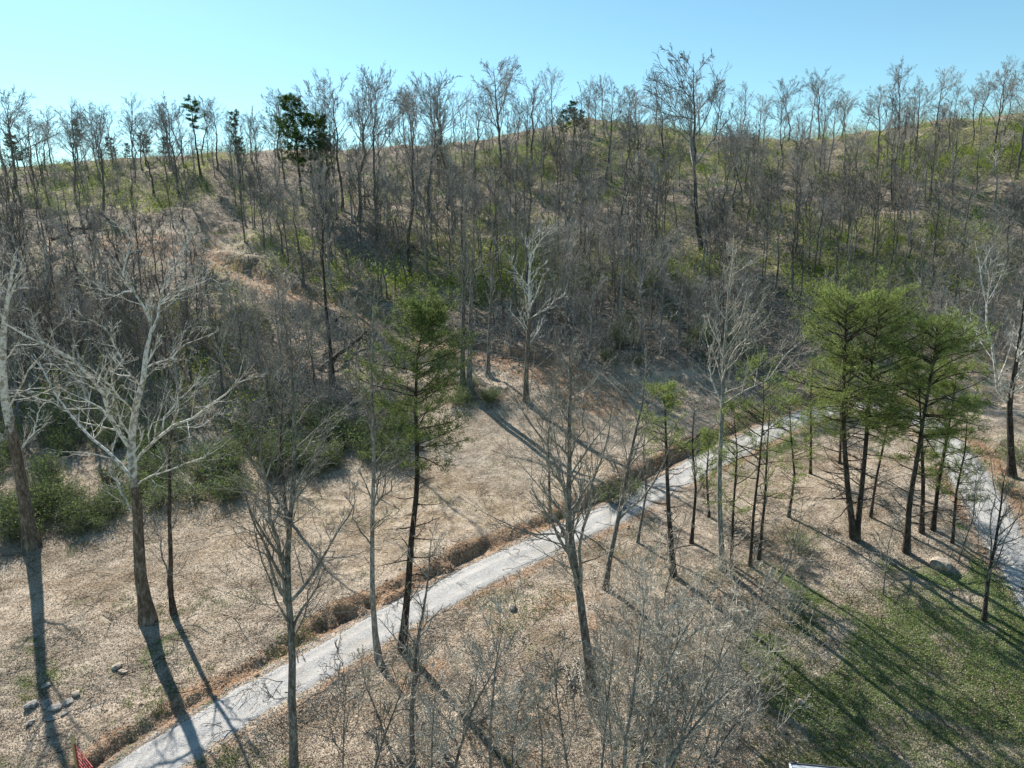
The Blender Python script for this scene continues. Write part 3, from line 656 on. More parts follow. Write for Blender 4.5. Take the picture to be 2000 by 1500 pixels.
hero('sycamore_tree', 'slender white sycamore in the centre at the top of the pale field', 'tree',
     [(1027, 782), (1028, 740), (1030, 690), (1034, 620), (1033, 550), (1036, 500), (1046, 440)], .27, 22, [([(1036, 620), (1070, 600), (1105, 570)], .09), ([(1034, 560), (1010, 530), (995, 500)], .09), ([(1037, 500), (1055, 470), (1085, 440)], .08)],
     bark='sycamore', twig='sycamore_white', nl=22, cb=.3, sp=.14, lv=(5, 5), tips=(.016, .012, .010))
for lb, tr, r_, sd in (('left one of two close grey trunks at the back of the field', [(903, 768), (904, 650), (906, 540), (900, 440), (905, 360)], .27, 23),
                       ('right one of two close grey trunks at the back of the field', [(916, 768), (918, 650), (922, 540), (926, 440), (922, 370)], .29, 24)):
    hero('bare_tree', lb, 'tree', tr, r_, sd, bark='bark_grey', nl=18, cb=.5, sp=.12, lv=(5, 4), tips=(.022, .016, .013))
hero('bare_tree', 'single trunk just right of the paired grey trunks behind the field', 'tree', [(953, 728), (956, 640), (960, 540), (965, 450)], .2, 25, bark='bark_grey', nl=16, cb=.45, sp=.12, lv=(5, 4), tips=(.022, .016, .013))
hero('bare_tree', 'dark slim tree rising from the churned slope left of the green evergreen crown', 'tree', [(652, 752), (645, 680), (636, 600), (630, 500), (632, 400)], .22, 26, bark='bark_dark', nl=16, cb=.45, sp=.12, lv=(5, 4), tips=(.022, .016, .013))
hero('bare_tree', 'thin pale birch-like stem in front of the dark pines left of centre', 'tree', [(646, 560), (640, 480), (633, 415), (623, 292)], .16, 27, bark='bark_pale', twig='twig_far', nl=14, cb=.5, sp=.07, lv=(4, 3), tips=(.02, .016, .014))

# foreground saplings below the road
saps = [([(1230, 1560), (1255, 1450), (1290, 1320), (1330, 1240), (1370, 1180)], .09, 'pale leaning sapling rising right from the bottom centre'),
        ([(1215, 1570), (1222, 1450), (1240, 1330), (1250, 1230), (1262, 1150)], .09, 'upright pale sapling at the bottom centre'),
        ([(1260, 1580), (1310, 1480), (1370, 1400), (1440, 1330), (1500, 1290)], .09, 'pale sapling arching far right at the bottom centre'),
        ([(1170, 1560), (1180, 1450), (1192, 1340), (1200, 1240)], .07, 'thin sapling close right of the many-stemmed tree shadow'),
        ([(1295, 1550), (1340, 1420), (1400, 1300), (1450, 1220)], .08, 'bushy pale sapling with many fine twigs near the dark lawn shadow'),
        ([(960, 1560), (955, 1440), (965, 1330), (970, 1290), (990, 1200)], .08, 'forked sapling in front of the orange bank at the bottom centre'),
        ([(880, 1540), (895, 1470), (925, 1380), (965, 1310), (985, 1260)], .08, 'sapling leaning right toward the forked sapling'),
        ([(1115, 1540), (1100, 1440), (1085, 1350), (1090, 1260)], .06, 'thin curved sapling between forked sapling and big dark trunk'),
        ([(720, 1545), (750, 1440), (780, 1360), (800, 1300)], .07, 'thin dark sapling crossing in front of the tree shadow, bottom left of centre'),
        ([(670, 1540), (672, 1440), (676, 1350), (670, 1280)], .04, 'hair-thin sapling right of the nearest grey tree'),
        ([(1350, 1560), (1420, 1440), (1470, 1370), (1530, 1340)], .06, 'lowest arching sapling beside the lawn shadow'),
        ([(1290, 1240), (1300, 1160), (1320, 1080), (1330, 1020)], .06, 'thin sapling just below the small-crowned pine'),
        ([(1505, 1160), (1540, 1100), (1560, 1020), (1570, 960)], .05, 'thin crooked sapling left of the twin pine base'),
        ([(1725, 1160), (1732, 1080), (1748, 1010)], .05, 'thin sapling right of the twin pine base'),
        ([(1870, 1100), (1900, 1010), (1905, 930)], .05, 'thin sapling beside the descending road'),
        ([(1400, 1240), (1440, 1150), (1480, 1080)], .05, 'short twiggy sapling below the tall pale tree')]
more = [(1200, 1560, 1175, 1290, 'left of the upright pale sapling'), (1250, 1545, 1275, 1290, 'right of the upright pale sapling'), (1290, 1560, 1350, 1330, 'above the lawn shadow, first from the left'), (1330, 1560, 1420, 1320, 'above the lawn shadow, second from the left'),
        (1270, 1470, 1320, 1200, 'half way up the near bank, first from the left'), (1330, 1440, 1390, 1210, 'half way up the near bank, second from the left'), (1390, 1400, 1440, 1170, 'half way up the near bank, third from the left'), (1310, 1330, 1345, 1120, 'below the small-crowned pine'),
        (1240, 1350, 1255, 1130, 'just left of the small-crowned pine trunk, in the brush'), (1440, 1300, 1500, 1120, 'right below the thin pole trees'), (1060, 1560, 1040, 1330, 'between the forked sapling and the big dark trunk'), (1000, 1570, 1020, 1340, 'right of the forked sapling'), (840, 1560, 850, 1330, 'in front of the long tree shadow left of the forked sapling'), (740, 1400, 700, 1280, 'at the road edge by the pale-topped straight tree')]
for (bx, by, tx, ty, w_) in more:
    mx = (bx + tx) / 2 + random.uniform(-12, 12); saps.append(([(bx, by), (mx, (by + ty) / 2), (tx, ty)], .05, 'pale twiggy sapling ' + w_))
for k, (tr, r_, lb) in enumerate(saps):
    hero('sapling', lb, 'sapling', tr, r_, 200 + k, bark='bark_pale' if k < 6 else 'bark_grey', twig='twig_pale' if k < 6 or k > 15 else 'twig', nl=18 if k < 11 or k > 15 else 12, cb=.16, sp=.26, lv=(6, 5, 2) if k < 6 or k > 15 else (5, 4), tips=(.015, .011, .009), trop=.2, ang=38, tw=.2)

# ------------------------------------------------------------------ hillside forest: templates, then copies
TPL = {}
def template(key, name, cat, fn, bark, twig, needles=None):
    o = thing(name, 'template', cat, (0, 0, -50)); r_ = fn()
    obj('trunk', qmesh('trunk', r_[0]), M[bark], o); obj('branches', qmesh('branches', r_[1]), M[twig], o)
    if needles: obj('foliage', tris_mesh('foliage', r_[2]), M[needles], o)
    TPL[key] = [o, False]
T_ = (.028, .021, .015)
for k in range(3): template('vase%d' % k, 'bare_tree', 'tree', lambda: broom(300 + k, 20, .23, .34 + .05 * k, 6, 36, 9, lean=.03 * (k - 1)), 'bark_far', 'twig_far')
for k in range(3): template('slim%d' % k, 'bare_tree', 'tree', lambda: broom(310 + k, 20, .22, .38 + .05 * k, 4, 26, 10, (6, 5, 2), lean=.04 * (k - 1), ll=.5), ('bark_far', 'bark_pale', 'bark_grey')[k], 'twig_far')
for k in range(3): template('wide%d' % k, 'bare_tree', 'tree', lambda: broom(320 + k, 20, .27, .34, 8, 50, 12, (9, 6, 3), ll=.6), 'bark_far', 'twig_far')
for k in range(4): template('young%d' % k, 'bare_tree', 'tree', lambda: bare(330 + k, 10, .12, cb=.3, sp=.2, nl=14, lv=(5, 4), ang=36, trop=.22, fan=.5, tips=(.022, .016, .012), fine=False), 'twig_far', 'twig_brush')
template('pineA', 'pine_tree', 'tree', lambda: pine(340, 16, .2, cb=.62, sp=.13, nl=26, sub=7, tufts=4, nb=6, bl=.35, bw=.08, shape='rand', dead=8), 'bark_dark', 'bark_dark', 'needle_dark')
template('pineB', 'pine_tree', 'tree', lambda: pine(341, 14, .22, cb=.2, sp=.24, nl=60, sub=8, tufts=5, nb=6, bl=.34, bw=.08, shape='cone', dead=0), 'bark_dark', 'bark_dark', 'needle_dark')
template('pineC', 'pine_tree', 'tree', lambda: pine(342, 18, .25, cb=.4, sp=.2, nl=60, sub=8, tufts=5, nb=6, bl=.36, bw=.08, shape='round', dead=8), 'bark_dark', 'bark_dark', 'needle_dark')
HT = {'vase': 20, 'slim': 20, 'wide': 20, 'youn': 10, 'pineA': 16, 'pineB': 14, 'pineC': 18}
LAST = [None]
def put(key, px, py, top, label, group, wf=1.0, rz=None):
    b = raycast(px, py, HF)
    if b is None: return None
    h = to3(px, top, b[1])[2] - b[2] if top is not None else wf
    o, used = TPL[key]; h0 = HT.get(key) or HT[key[:4]]; s = h / h0 * .97
    w = s * (wf if top is not None else 1)
    rz = rng.random() * 6.28 if rz is None else rz; tx, ty = rng.normal(size=2) * .045; w *= rng.uniform(.88, 1.14)
    if not used:
        TPL[key][1] = True; o.location = b; o.rotation_euler = (tx, ty, rz); o.scale = (w, w, s); o['label'] = label; o['group'] = group; LAST[0] = o; return b
    LAST[0] = copy_tree(o, b, rz, (w, w, s), label, group); LAST[0].rotation_euler = (tx, ty, rz); return b
RG = 'bare trees along the ridge'
ridge = [('wide0', 28, 372, 160, 1.0, 'lone bare tree with open round crown at the far left of the ridge'),
 ('slim0', 5, 330, 180, 1, 'thin bare tree at the extreme left end of the ridge'), ('slim1', 88, 330, 225, 1.1, 'short faint bare tree right of the far left round-crowned tree'),
 ('vase0', 150, 400, 202, 1.0, 'dense dark bare tree on the left ridge, left one of a close pair'), ('vase1', 198, 420, 200, 1.0, 'leaning bare tree on the left ridge, right one of a close pair'),
 ('slim2', 262, 360, 212, 1.2, 'twiggy bare tree left of the tall ridge pine, farthest from it'), ('vase2', 300, 380, 218, .9, 'twiggy bare tree left of the tall ridge pine, second from it'),
 ('vase0', 352, 385, 178, .9, 'tall fan-crowned bare tree immediately left of the tall ridge pine'), ('slim0', 425, 330, 183, 1.1, 'bare tree immediately right of the tall ridge pine'),
 ('slim1', 497, 330, 212, 1, 'narrow bare tree between the two sparse ridge pines and the dark pines'), ('vase1', 560, 370, 200, 1, 'bare tree leaning left of the dark pine clump'),
 ('vase2', 628, 400, 140, .8, 'tall bare tree rising out of the dark pine clump'), ('vase0', 668, 410, 130, .8, 'tall bare tree just right of the dark pine clump'), ('slim2', 700, 430, 125, 1.1, 'tall slender bare tree left of the fan-topped pair'),
 ('vase1', 738, 440, 118, .9, 'tall bare tree with upright fan top left of the dark-trunked tree'), ('vase2', 845, 430, 132, .95, 'broad bare tree right of the dark-trunked tree'), ('slim0', 878, 400, 130, 1.2, 'narrow bare tree touching the broad one right of the dark-trunked tree'),
 ('slim1', 815, 380, 150, 1, 'thin bare tree directly behind the dark-trunked tree'), ('slim2', 925, 350, 165, 1.3, 'bare tree left of the tall oval-crowned ridge tree'),
 ('wide1', 975, 360, 105, .8, 'tall oval-crowned bare tree in the middle of the ridge'), ('slim0', 1042, 330, 140, 1.2, 'bare tree right of the tall oval-crowned ridge tree'), ('slim2', 1010, 350, 190, 1, 'short bare tree under the tall oval-crowned ridge tree'),
 ('slim1', 1088, 300, 195, 1.4, 'small bare tree left of the knoll conifers'), ('wide2', 1185, 360, 150, .75, 'bare tree on the knoll with a curved trunk'), ('vase1', 1160, 270, 160, 1, 'faint bare tree behind the knoll conifers'), ('wide0', 1248, 350, 165, .7, 'bare V-crowned tree on the knoll right shoulder'),
 ('slim0', 1295, 340, 148, 1.1, 'thin bare tree immediately left of the giant ridge tree'), ('wide1', 1372, 492, 82, .78, 'giant bare tree with the highest broad crown, right of centre'),
 ('slim2', 1400, 470, 240, 1.1, 'lower bare stem right beside the giant ridge tree'), ('vase2', 1448, 400, 240, 1, 'bare tree leaning right just beyond the giant ridge tree'), ('wide2', 1528, 330, 165, .6, 'bare tree with crooked left-leaning crown on the right ridge'),
 ('vase0', 1600, 340, 168, .9, 'bare tree on the right ridge with right-swept branches'), ('slim1', 1648, 330, 182, 1.2, 'thin bare tree left of the twin broad crowns on the right ridge'), ('wide0', 1712, 330, 158, .75, 'left one of twin broad-crowned bare trees on the right ridge'),
 ('wide2', 1785, 340, 148, .75, 'right one of twin broad-crowned bare trees on the right ridge'), ('vase1', 1745, 400, 200, .8, 'bare tree in front of the twin broad crowns'), ('slim0', 1850, 300, 170, 1.2, 'small bare tree right of the twin broad crowns'),
 ('slim2', 1868, 280, 185, 1.1, 'small bare tree right of the twin broad crowns, second one'), ('vase2', 1898, 285, 160, .9, 'bare tree on the green right shoulder of the ridge'), ('vase0', 1938, 310, 122, .9, 'tall bare tree with pale trunk on the green right shoulder'),
 ('vase1', 1985, 350, 112, .9, 'leaning bare tree at the far right of the ridge'), ('slim1', 1915, 262, 160, 1, 'thin ridge tree behind the green right shoulder'), ('slim0', 1962, 262, 145, 1, 'thin ridge tree at the far right behind the leaning one')]
for key, x, y, tp, wf, lb in ridge:
    put(key, x, y, tp, lb, RG, wf)
put('slim0', 800, 542, 165, 'very dark straight bare tree standing alone left of centre', 'bare trees on the slope', .9)
bpine = [('pineA', 392, 345, 190, 1.2, 'tall sparse pine with tufted top on the left ridge'), ('pineA', 465, 330, 212, 1, 'shorter sparse pine on the left ridge'), ('pineA', 478, 370, 262, 1.3, 'small dark-topped pine below the shorter sparse pine'),
 ('pineC', 592, 400, 190, 1.0, 'left one of the big dark pines left of centre'), ('pineC', 618, 420, 225, 1.0, 'front one of the big dark pines left of centre'), ('pineC', 648, 400, 230, .8, 'right one of the big dark pines left of centre'),
 ('pineB', 35, 330, 262, 1.3, 'low dark pine at the left end of the ridge'), ('pineB', 65, 322, 250, 1.1, 'second low dark pine at the left end of the ridge'), ('pineB', 98, 320, 262, 1.2, 'third low dark pine at the left end of the ridge'), ('pineC', 152, 320, 235, .9, 'dark pine behind the close bare pair on the left ridge'),
 ('pineB', 220, 318, 268, 1.1, 'small pointed dark conifer right of the close bare pair'), ('pineB', 250, 318, 280, 1.2, 'low conifer next to the small pointed one'), ('pineC', 285, 320, 262, 1.5, 'flat-topped dark pine on the left ridge'), ('pineC', 325, 320, 268, 1.5, 'second flat-topped dark pine on the left ridge'),
 ('pineB', 1122, 262, 198, 1.2, 'pointed dark conifer on top of the knoll'), ('pineB', 1100, 270, 215, 1.2, 'rounder dark conifer left of the pointed one on the knoll'), ('pineB', 855, 330, 255, .9, 'small dark conifer behind the broad bare tree'), ('pineB', 1138, 266, 215, 1.1, 'low conifer right of the pointed one on the knoll')]
for key, x, y, tp, wf, lb in bpine: put(key, x, y, tp, lb, 'dark conifers on the ridge', wf)

rr = random.Random(3)
RIDGE2 = []
for k in range(46):
    x = 20 + k * 43 + rr.uniform(-16, 16); y = 322 - max(0, x - 450) * .09 if x < 1150 else 262 - max(0, x - 1500) * .04
    RIDGE2.append((x, y))
# random woodland in named stands
LM = [((1372, 490), 'the giant ridge tree'), ((800, 542), 'the very dark straight tree'), ((615, 410), 'the dark pine clump'), ((1027, 700), 'the central white sycamore'), ((270, 640), 'the big white-limbed sycamore'),
 ((1690, 560), 'the twin pine crown'), ((910, 600), 'the paired grey trunks'), ((1120, 230), 'the knoll conifers'), ((300, 480), 'the upper dirt clearing'), ((560, 572), 'the dirt track'), ((392, 345), 'the tall sparse pine'), ((1745, 330), 'the twin broad crowns'),
 ((1940, 270), 'the green right shoulder'), ((670, 700), 'the dark uprooted log'), ((1295, 740), 'the small-crowned pine'), ((1840, 620), 'the feathery pine'), ((1265, 580), 'the pale fallen trunk in the debris'), ((28, 372), 'the far left ridge tree'), ((1935, 620), 'the white tree at the right edge'), ((1425, 540), 'the tall pale tree'),
 ((60, 1000), 'the left edge sycamore trunk'), ((565, 900), 'the nearest grey tree'), ((795, 850), 'the dark evergreen trunk'), ((1600, 400), 'the right slope centre'), ((1100, 420), 'the slope below the knoll')]
AUTO = []
def auto_label():
    cells = {}
    for o, px, py, d in AUTO:
        (lx, ly), nm = min(LM, key=lambda l: math.hypot(l[0][0] - px, l[0][1] - py))
        dx, dy = px - lx, ly - py; a = int(round(math.degrees(math.atan2(dy, dx)) / 45)) % 8
        w = ('right of', 'upper right of', 'above', 'upper left of', 'left of', 'lower left of', 'below', 'lower right of')[a]
        cells.setdefault((d, nm, w), []).append((math.hypot(dx, dy), o))
    ordw = ['nearest', 'second nearest', 'third nearest', 'fourth nearest', 'fifth nearest', 'sixth nearest', 'seventh nearest', 'eighth nearest', 'ninth nearest', 'tenth nearest', 'eleventh nearest', 'twelfth nearest', 'thirteenth nearest', 'fourteenth nearest', 'fifteenth nearest']
    for (d, nm, w), l in cells.items():
        l.sort(key=lambda q: q[0])
        for i, (_, o) in enumerate(l): o['label'] = d + ' standing ' + w + ' ' + nm + (', ' + ordw[min(i, 14)] if len(l) > 1 else '')
def stand(n, box, keys, hr, label, group, avoid=1.4, placed=[]):
    k = 0; tries = 0
    while k < n and tries < n * 14:
        tries += 1
        px = random.uniform(box[0], box[2]); py = random.uniform(box[1], box[3]); b = raycast(px, py, H0)
        if b is None: continue
        td = near_path(np.array([b[0]]), np.array([b[1]]), track, track_z, 8)[0][0]
        if abs(td) < 2 or (-8 < td < 0 and random.random() < .9): continue
        if math.hypot((b[0] - c0[0]) / 17, (b[1] - c0[1] + 4) / 10) < 1 and random.random() < .8: continue
        if any((b[0] - q[0]) ** 2 + (b[1] - q[1]) ** 2 < avoid ** 2 for q in placed): continue
        placed.append((b[0], b[1])); ky = random.choice(keys); hh = random.uniform(*hr); put(ky, px, py, None, label, group, hh); k += 1
        AUTO.append((LAST[0], px, py, ('dark' if 'dark' in label else 'small' if hh < 8.5 else 'slender') + ' bare tree' + (' with wide crown' if ky[:4] == 'vase' else '')))
SL = ['slim0', 'slim1', 'slim2', 'vase0', 'vase2', 'young0', 'young1', 'young2']; YG = ['young0', 'young1', 'young2', 'young3', 'slim1']
stand(30, (0, 330, 480, 460), SL, (7, 13), 'slender bare tree on the brown slope between the left ridge and the upper dirt clearing', 'slope trees above the dirt clearing')
stand(34, (480, 340, 900, 560), SL, (8, 15), 'slender bare tree on the slope above the dirt track, below the dark pines', 'slope trees above the dirt track')
stand(40, (900, 330, 1350, 640), SL, (9, 16), 'slender bare tree on the middle slope below the knoll', 'slope trees below the knoll')
stand(44, (1350, 330, 2000, 560), SL, (8, 14), 'slender bare tree on the right slope below the twin broad-crowned trees', 'slope trees on the right')
stand(22, (1050, 560, 1560, 715), YG + ['slim0', 'slim2'], (7, 13), 'bare tree at the shaded foot of the slope above the field', 'trees at the foot of the slope')
stand(16, (1780, 560, 2000, 700), YG, (6, 11), 'bare tree behind the field on the far right', 'trees behind the right field')
stand(38, (0, 540, 480, 830), ['young0', 'young2', 'slim0', 'slim1', 'slim2', 'slim0'], (8, 14), 'dark-trunked bare tree in the thicket behind the big white-limbed sycamore', 'trees in the left thicket')
stand(18, (480, 620, 780, 800), ['young1', 'young3', 'slim2'], (6, 11), 'bare tree on the churned slope below the dirt track', 'trees below the dirt track')
for x, y in RIDGE2:
    b = raycast(x, y, HF) if raycast(x, y, H0) is not None else None
    if b is None: b = raycast(x, y + 14, HF)
    if b is None: continue
    ky = rr.choice(['slim0', 'slim1', 'slim2', 'vase0', 'vase1', 'vase2']); sx, sy = x, y if raycast(x, y, HF) is not None else y + 14
    put(ky, sx, sy, None, 'x', 'small trees along the ridge line', rr.uniform(9, 16)); AUTO.append((LAST[0], sx, sy, 'faint bare ridge tree'))
stand(30, (0, 268, 2000, 330), ['slim0', 'slim1', 'slim2', 'young0', 'vase0', 'young3'], (6, 11), 'small bare tree half sunk behind the ridge line', 'small trees along the ridge line', 2.0)
for k_, (o, used) in TPL.items():
    if not used:
        for c in list(o.children): bpy.data.objects.remove(c)
        bpy.data.objects.remove(o)

# ------------------------------------------------------------------ shrubs
SH = []
for k in range(4):
    o = thing('shrub', 'x', 'shrub', (0, 0, -50)); BV, NV = bush(400 + k, 1.6, 2.1, 34, 900, .17, .06, .024)
    obj('stems', qmesh('stems', BV), M['twig'], o); obj('foliage', tris_mesh('foliage', NV), M['shrub' if k % 2 else 'cedar'], o); SH.append([o, False])
def shrub(px, py, s, label, group, k=None):
    b = raycast(px, py, HF); k = random.randrange(4) if k is None else k
    sc = (s * random.uniform(.85, 1.2), s * random.uniform(.85, 1.2), s * random.uniform(.8, 1.15))
    if not SH[k][1]:
        SH[k][1] = True; r_ = o = SH[k][0]; o.location = b; o.scale = sc; o['label'] = label; o['group'] = group
    else: r_ = copy_tree(SH[k][0], b, random.random() * 6.28, sc, label, group)
    if group != 'bank shrubs': AUTO.append((r_, px, py, ('dark green shrub', 'yellow-green shrub', 'dense green shrub', 'dull green shrub')[k]))
for k in range(34): shrub(random.uniform(-20, 260), (lambda v: v * .97)(random.uniform(860, 1060)), random.uniform(.8, 1.35), 'dark green shrub in the thicket at the left, behind the white-limbed sycamore trunk', 'shrubs in the left thicket', random.choice([0, 2]))
for k in range(26):
    x = random.uniform(270, 560); shrub(x, random.uniform(870, 960) - (x - 270) * .12, random.uniform(.8, 1.3), 'green shrub in the thicket between white-limbed sycamore and nearest grey tree', 'shrubs behind the left field')
for k in range(44):
    x = random.uniform(-10, 800); shrub(x, random.uniform(-45, 12) + (1045 if x < 110 else 1045 - (x - 110) * .24), random.uniform(.5, 1.0), 'x', 'shrubs along the field edge', random.choice([1, 3, 1, 0]))
for k in range(20): 
    x = random.uniform(560, 790); shrub(x, random.uniform(835, 925) - (x - 560) * .1, random.uniform(.8, 1.3), 'green shrub at the back of the field left of the dark evergreen trunk', 'shrubs left of the evergreen')
for k in range(9): shrub(random.uniform(880, 1000), random.uniform(745, 790), random.uniform(.5, .8), 'low yellow-green shrub around the paired grey trunks', 'shrubs by the paired trunks', 1)
for k in range(14): shrub(random.uniform(1100, 1500), random.uniform(640, 715), random.uniform(.7, 1.1), 'dull green shrub along the shaded foot of the slope', 'shrubs at the slope foot')
shrub(1200, 985, 1.1, 'dense grey-green shrub on the upper bank behind the road, right of the many-stemmed tree', 'bank shrubs', 3); shrub(1232, 965, .8, 'smaller shrub right behind the dense bank shrub', 'bank shrubs', 3)
shrub(1560, 1075, .75, 'low light green shrub left of the twin pine base', 'bank shrubs', 1); shrub(1985, 905, 1.2, 'green shrub at the right edge behind the road', 'bank shrubs', 1); shrub(1960, 960, .7, 'small shrub at the right edge beside the road', 'bank shrubs', 2)
shrub(30, 1040, 1.6, 'tall dark green shrub left of the edge sycamore trunk', 'bank shrubs', 0)

auto_label()
# ------------------------------------------------------------------ uncountable cover
def scatter_px(n, box, hf=HF):
    """world points under uniformly random pixels of a box"""
    xs = rng.uniform(box[0], box[2], n); ys = rng.uniform(box[1], box[3], n)
    D = fw[None] + ((xs - 1000) / F)[:, None] * rt - ((ys - 750) / F)[:, None] * up
    lo_ = np.full(n, 20.); t = lo_.copy(); done = np.zeros(n, bool); step = 1.0
    for k in range(260):
        q = CAM + t[:, None] * D; z = GI(q[:, 0], q[:, 1]); hit = q[:, 2] < z; done |= hit
        t = np.where(done, t, t + step * (1 if k < 100 else 1.6))
    for k in range(7):
        step *= .5; q = CAM + t[:, None] * D; hit = q[:, 2] < GI(q[:, 0], q[:, 1]); t = np.where(hit, t - step, t + step)
    q = CAM + t[:, None] * D; q[:, 2] = GI(q[:, 0], q[:, 1]); return q[done]
def GI(x, y):
    i = np.clip(np.searchsorted(gx, x) - 1, 0, nx - 2); j = np.clip(np.searchsorted(gy, y) - 1, 0, ny - 2)
    a = np.clip((x - gx[i]) / (gx[i + 1] - gx[i]), 0, 1); b = np.clip((y - gy[j]) / (gy[j + 1] - gy[j]), 0, 1)
    return (GZ[j, i] * (1 - a) + GZ[j, i + 1] * a) * (1 - b) + (GZ[j + 1, i] * (1 - a) + GZ[j + 1, i + 1] * a) * b
def ridge_pts(n):
    x = rng.uniform(-150, 160, n); y = rng.uniform(135, 200, n); return np.stack([x, y, GI(x, y)], 1)
def GF(Fd, x, y):
    i = np.clip(np.searchsorted(gx, x), 0, nx - 1); j = np.clip(np.searchsorted(gy, y), 0, ny - 1); return Fd[j, i]
def merged_clumps(pos, seeds, fn, smin, smax):
    vs = []; fs = []; off = 0; base = [fn(s) for s in seeds]
    for p in pos:
        V_, F_ = base[rng.integers(len(base))]; a = rng.random() * 6.28; s = rng.uniform(smin, smax); c, s_ = math.cos(a) * s, math.sin(a) * s
        X = np.stack([V_[:, 0] * c - V_[:, 1] * s_, V_[:, 0] * s_ + V_[:, 1] * c, V_[:, 2] * s * rng.uniform(.8, 1.2)], 1) + p
        vs.append(X); fs.append(F_ + off); off += len(X)
    return np.vstack(vs), np.vstack(fs)
def brushclump(seed, nst=9, ht=3.4, rad=1.2, r_=.024, sub=5, tip=.016):
    rs = np.random.default_rng(seed)
    az = rs.random(nst) * 6.28; s = np.stack([np.cos(az), np.sin(az), np.zeros(nst)], 1) * rad * rs.random(nst)[:, None]; s[:, 2] -= .3
    d = np.stack([np.cos(az) * .3, np.sin(az) * .3, np.ones(nst)], 1) + rs.normal(size=(nst, 3)) * .3; d /= np.linalg.norm(d, axis=1)[:, None]
    p = np.zeros((nst, 5, 3)); p[:, 0] = s; ln = ht * rs.uniform(.5, 1.2, nst)
    for k in range(1, 5):
        p[:, k] = p[:, k - 1] + d * (ln / 4)[:, None]; d = d + rs.normal(size=d.shape) * .16; d /= np.linalg.norm(d, axis=1)[:, None]
    q = np.full((nst, 1), r_) * np.linspace(1, .45, 5)[None]
    p2, q2 = grow(p, q, sub, .25, 1, .42, 40, 3, .2, .16, .8, tip, rs)
    p3, q3 = grow(p2, q2, 2, .3, 1, .5, 40, 2, .1, .16, .9, tip * .8, rs)
    return join([tubes(p, q, 3), tubes(p2, q2, 3), tubes(p3, q3, 3)])
hp = np.vstack([scatter_px(950, (-60, 265, 2060, 700)), scatter_px(300, (-60, 560, 520, 980)), scatter_px(90, (250, 850, 780, 960)), ridge_pts(420), scatter_px(120, (480, 700, 780, 880)), scatter_px(160, (1000, 560, 2060, 730))])
td_ = GF(GTD, hp[:, 0], hp[:, 1]); ok = ((td_ > 2.4) | (td_ < -12) | ((td_ < -2.6) & (rng.random(len(hp)) < .08))) & (hp[:, 1] > 66) & (np.hypot((hp[:, 0] - c0[0]) / 17, (hp[:, 1] - c0[1] + 4) / 10) > 1)
hp = hp[ok]
V_, F_ = merged_clumps(hp, range(500, 508), brushclump, .4, 1.25)
tag(obj('hillside_brush', mesh_from('hillside_brush', V_, F_, 4), M['twig_brush']), 'tangled leafless brush and small saplings covering the wooded hillside', 'brush', kind='stuff')
def woodtree(seed):
    a = bare(seed, 13, .11, cb=.32, nl=13, lv=(5, 4), ang=30, trop=.15, fan=.45, tips=(.028, .022, .018), fine=False, tsides=5, npt=5, tw=.1); return join([a[0], a[1]])
wp = np.vstack([scatter_px(170, (-40, 300, 2040, 620)), scatter_px(24, (900, 400, 1560, 700)), scatter_px(40, (-40, 560, 480, 800))]); wp = wp[(GF(GTD, wp[:, 0], wp[:, 1]) > 2.2) | (GF(GTD, wp[:, 0], wp[:, 1]) < -9)]
wp = wp[(wp[:, 1] > 68) & (np.hypot((wp[:, 0] - c0[0]) / 17, (wp[:, 1] - c0[1] + 4) / 10) > 1)]
V_, F_ = merged_clumps(wp, range(600, 606), woodtree, .6, 1.15)
tag(obj('background_woods', mesh_from('background_woods', V_, F_, 4), M['bark_far']), 'uncountable thin bare trees filling the gaps of the wooded hillside', 'woods', kind='stuff')
def flat_leaves(q, s):
    n = len(q); d = rng.normal(size=(n, 3)); d[:, 2] = np.abs(d[:, 2]) * .35; d /= np.linalg.norm(d, axis=1)[:, None]
    q = q + np.array([0, 0, .02]); return blades(q, d, s, s * .75, rng)
# deadfall sticks
def sticks(pos, lmin, lmax, r_):
    n = len(pos); a = rng.random(n) * 6.28; L = rng.uniform(lmin, lmax, n); el = rng.normal(size=n) * .25 + .12
    d = np.stack([np.cos(a) * np.cos(el), np.sin(a) * np.cos(el), np.sin(el)], 1); k = np.linspace(-.3, .7, 4)
    p = pos[:, None] + d[:, None] * (L[:, None] * k[None])[..., None] + rng.normal(size=(n, 4, 3)) * .05 * L[:, None, None]; p[:, :, 2] += .15
    q = (r_ * rng.uniform(.5, 1.4, n))[:, None] * np.linspace(1, .4, 4)[None]
    p2, q2 = grow(p, q, 3, .3, 1, .4, 40, 3, .2, .15, .6, .01)
    return join([tubes(p, q, 4), tubes(p2, q2, 3)])
V_, F_ = sticks(np.vstack([scatter_px(1100, (900, 440, 1650, 720)), scatter_px(900, (0, 300, 2000, 700)), scatter_px(300, (480, 600, 800, 800))]), 1.2, 5, .06)
tag(obj('deadfall', mesh_from('deadfall', V_, F_, 4), M['bark_pale']), 'pale fallen branches strewn over the wooded slope', 'fallen branches', kind='stuff')
V_, F_ = sticks(scatter_px(620, (0, 900, 2000, 1500)), .4, 2.0, .022)
okm = None
tag(obj('ground_twigs', mesh_from('ground_twigs', V_, F_, 4), M['bark_dark']), 'small dead twigs lying on the leaf-covered ground', 'twigs', kind='stuff')
bp_ = np.vstack([scatter_px(34, (1180, 1130, 1560, 1330)), scatter_px(22, (700, 1330, 1200, 1520)), scatter_px(16, (1150, 1300, 1500, 1560)), scatter_px(12, (1330, 960, 1560, 1120))]); bp_ = bp_[np.abs(GF(GSD, bp_[:, 0], bp_[:, 1])) > 2.6]
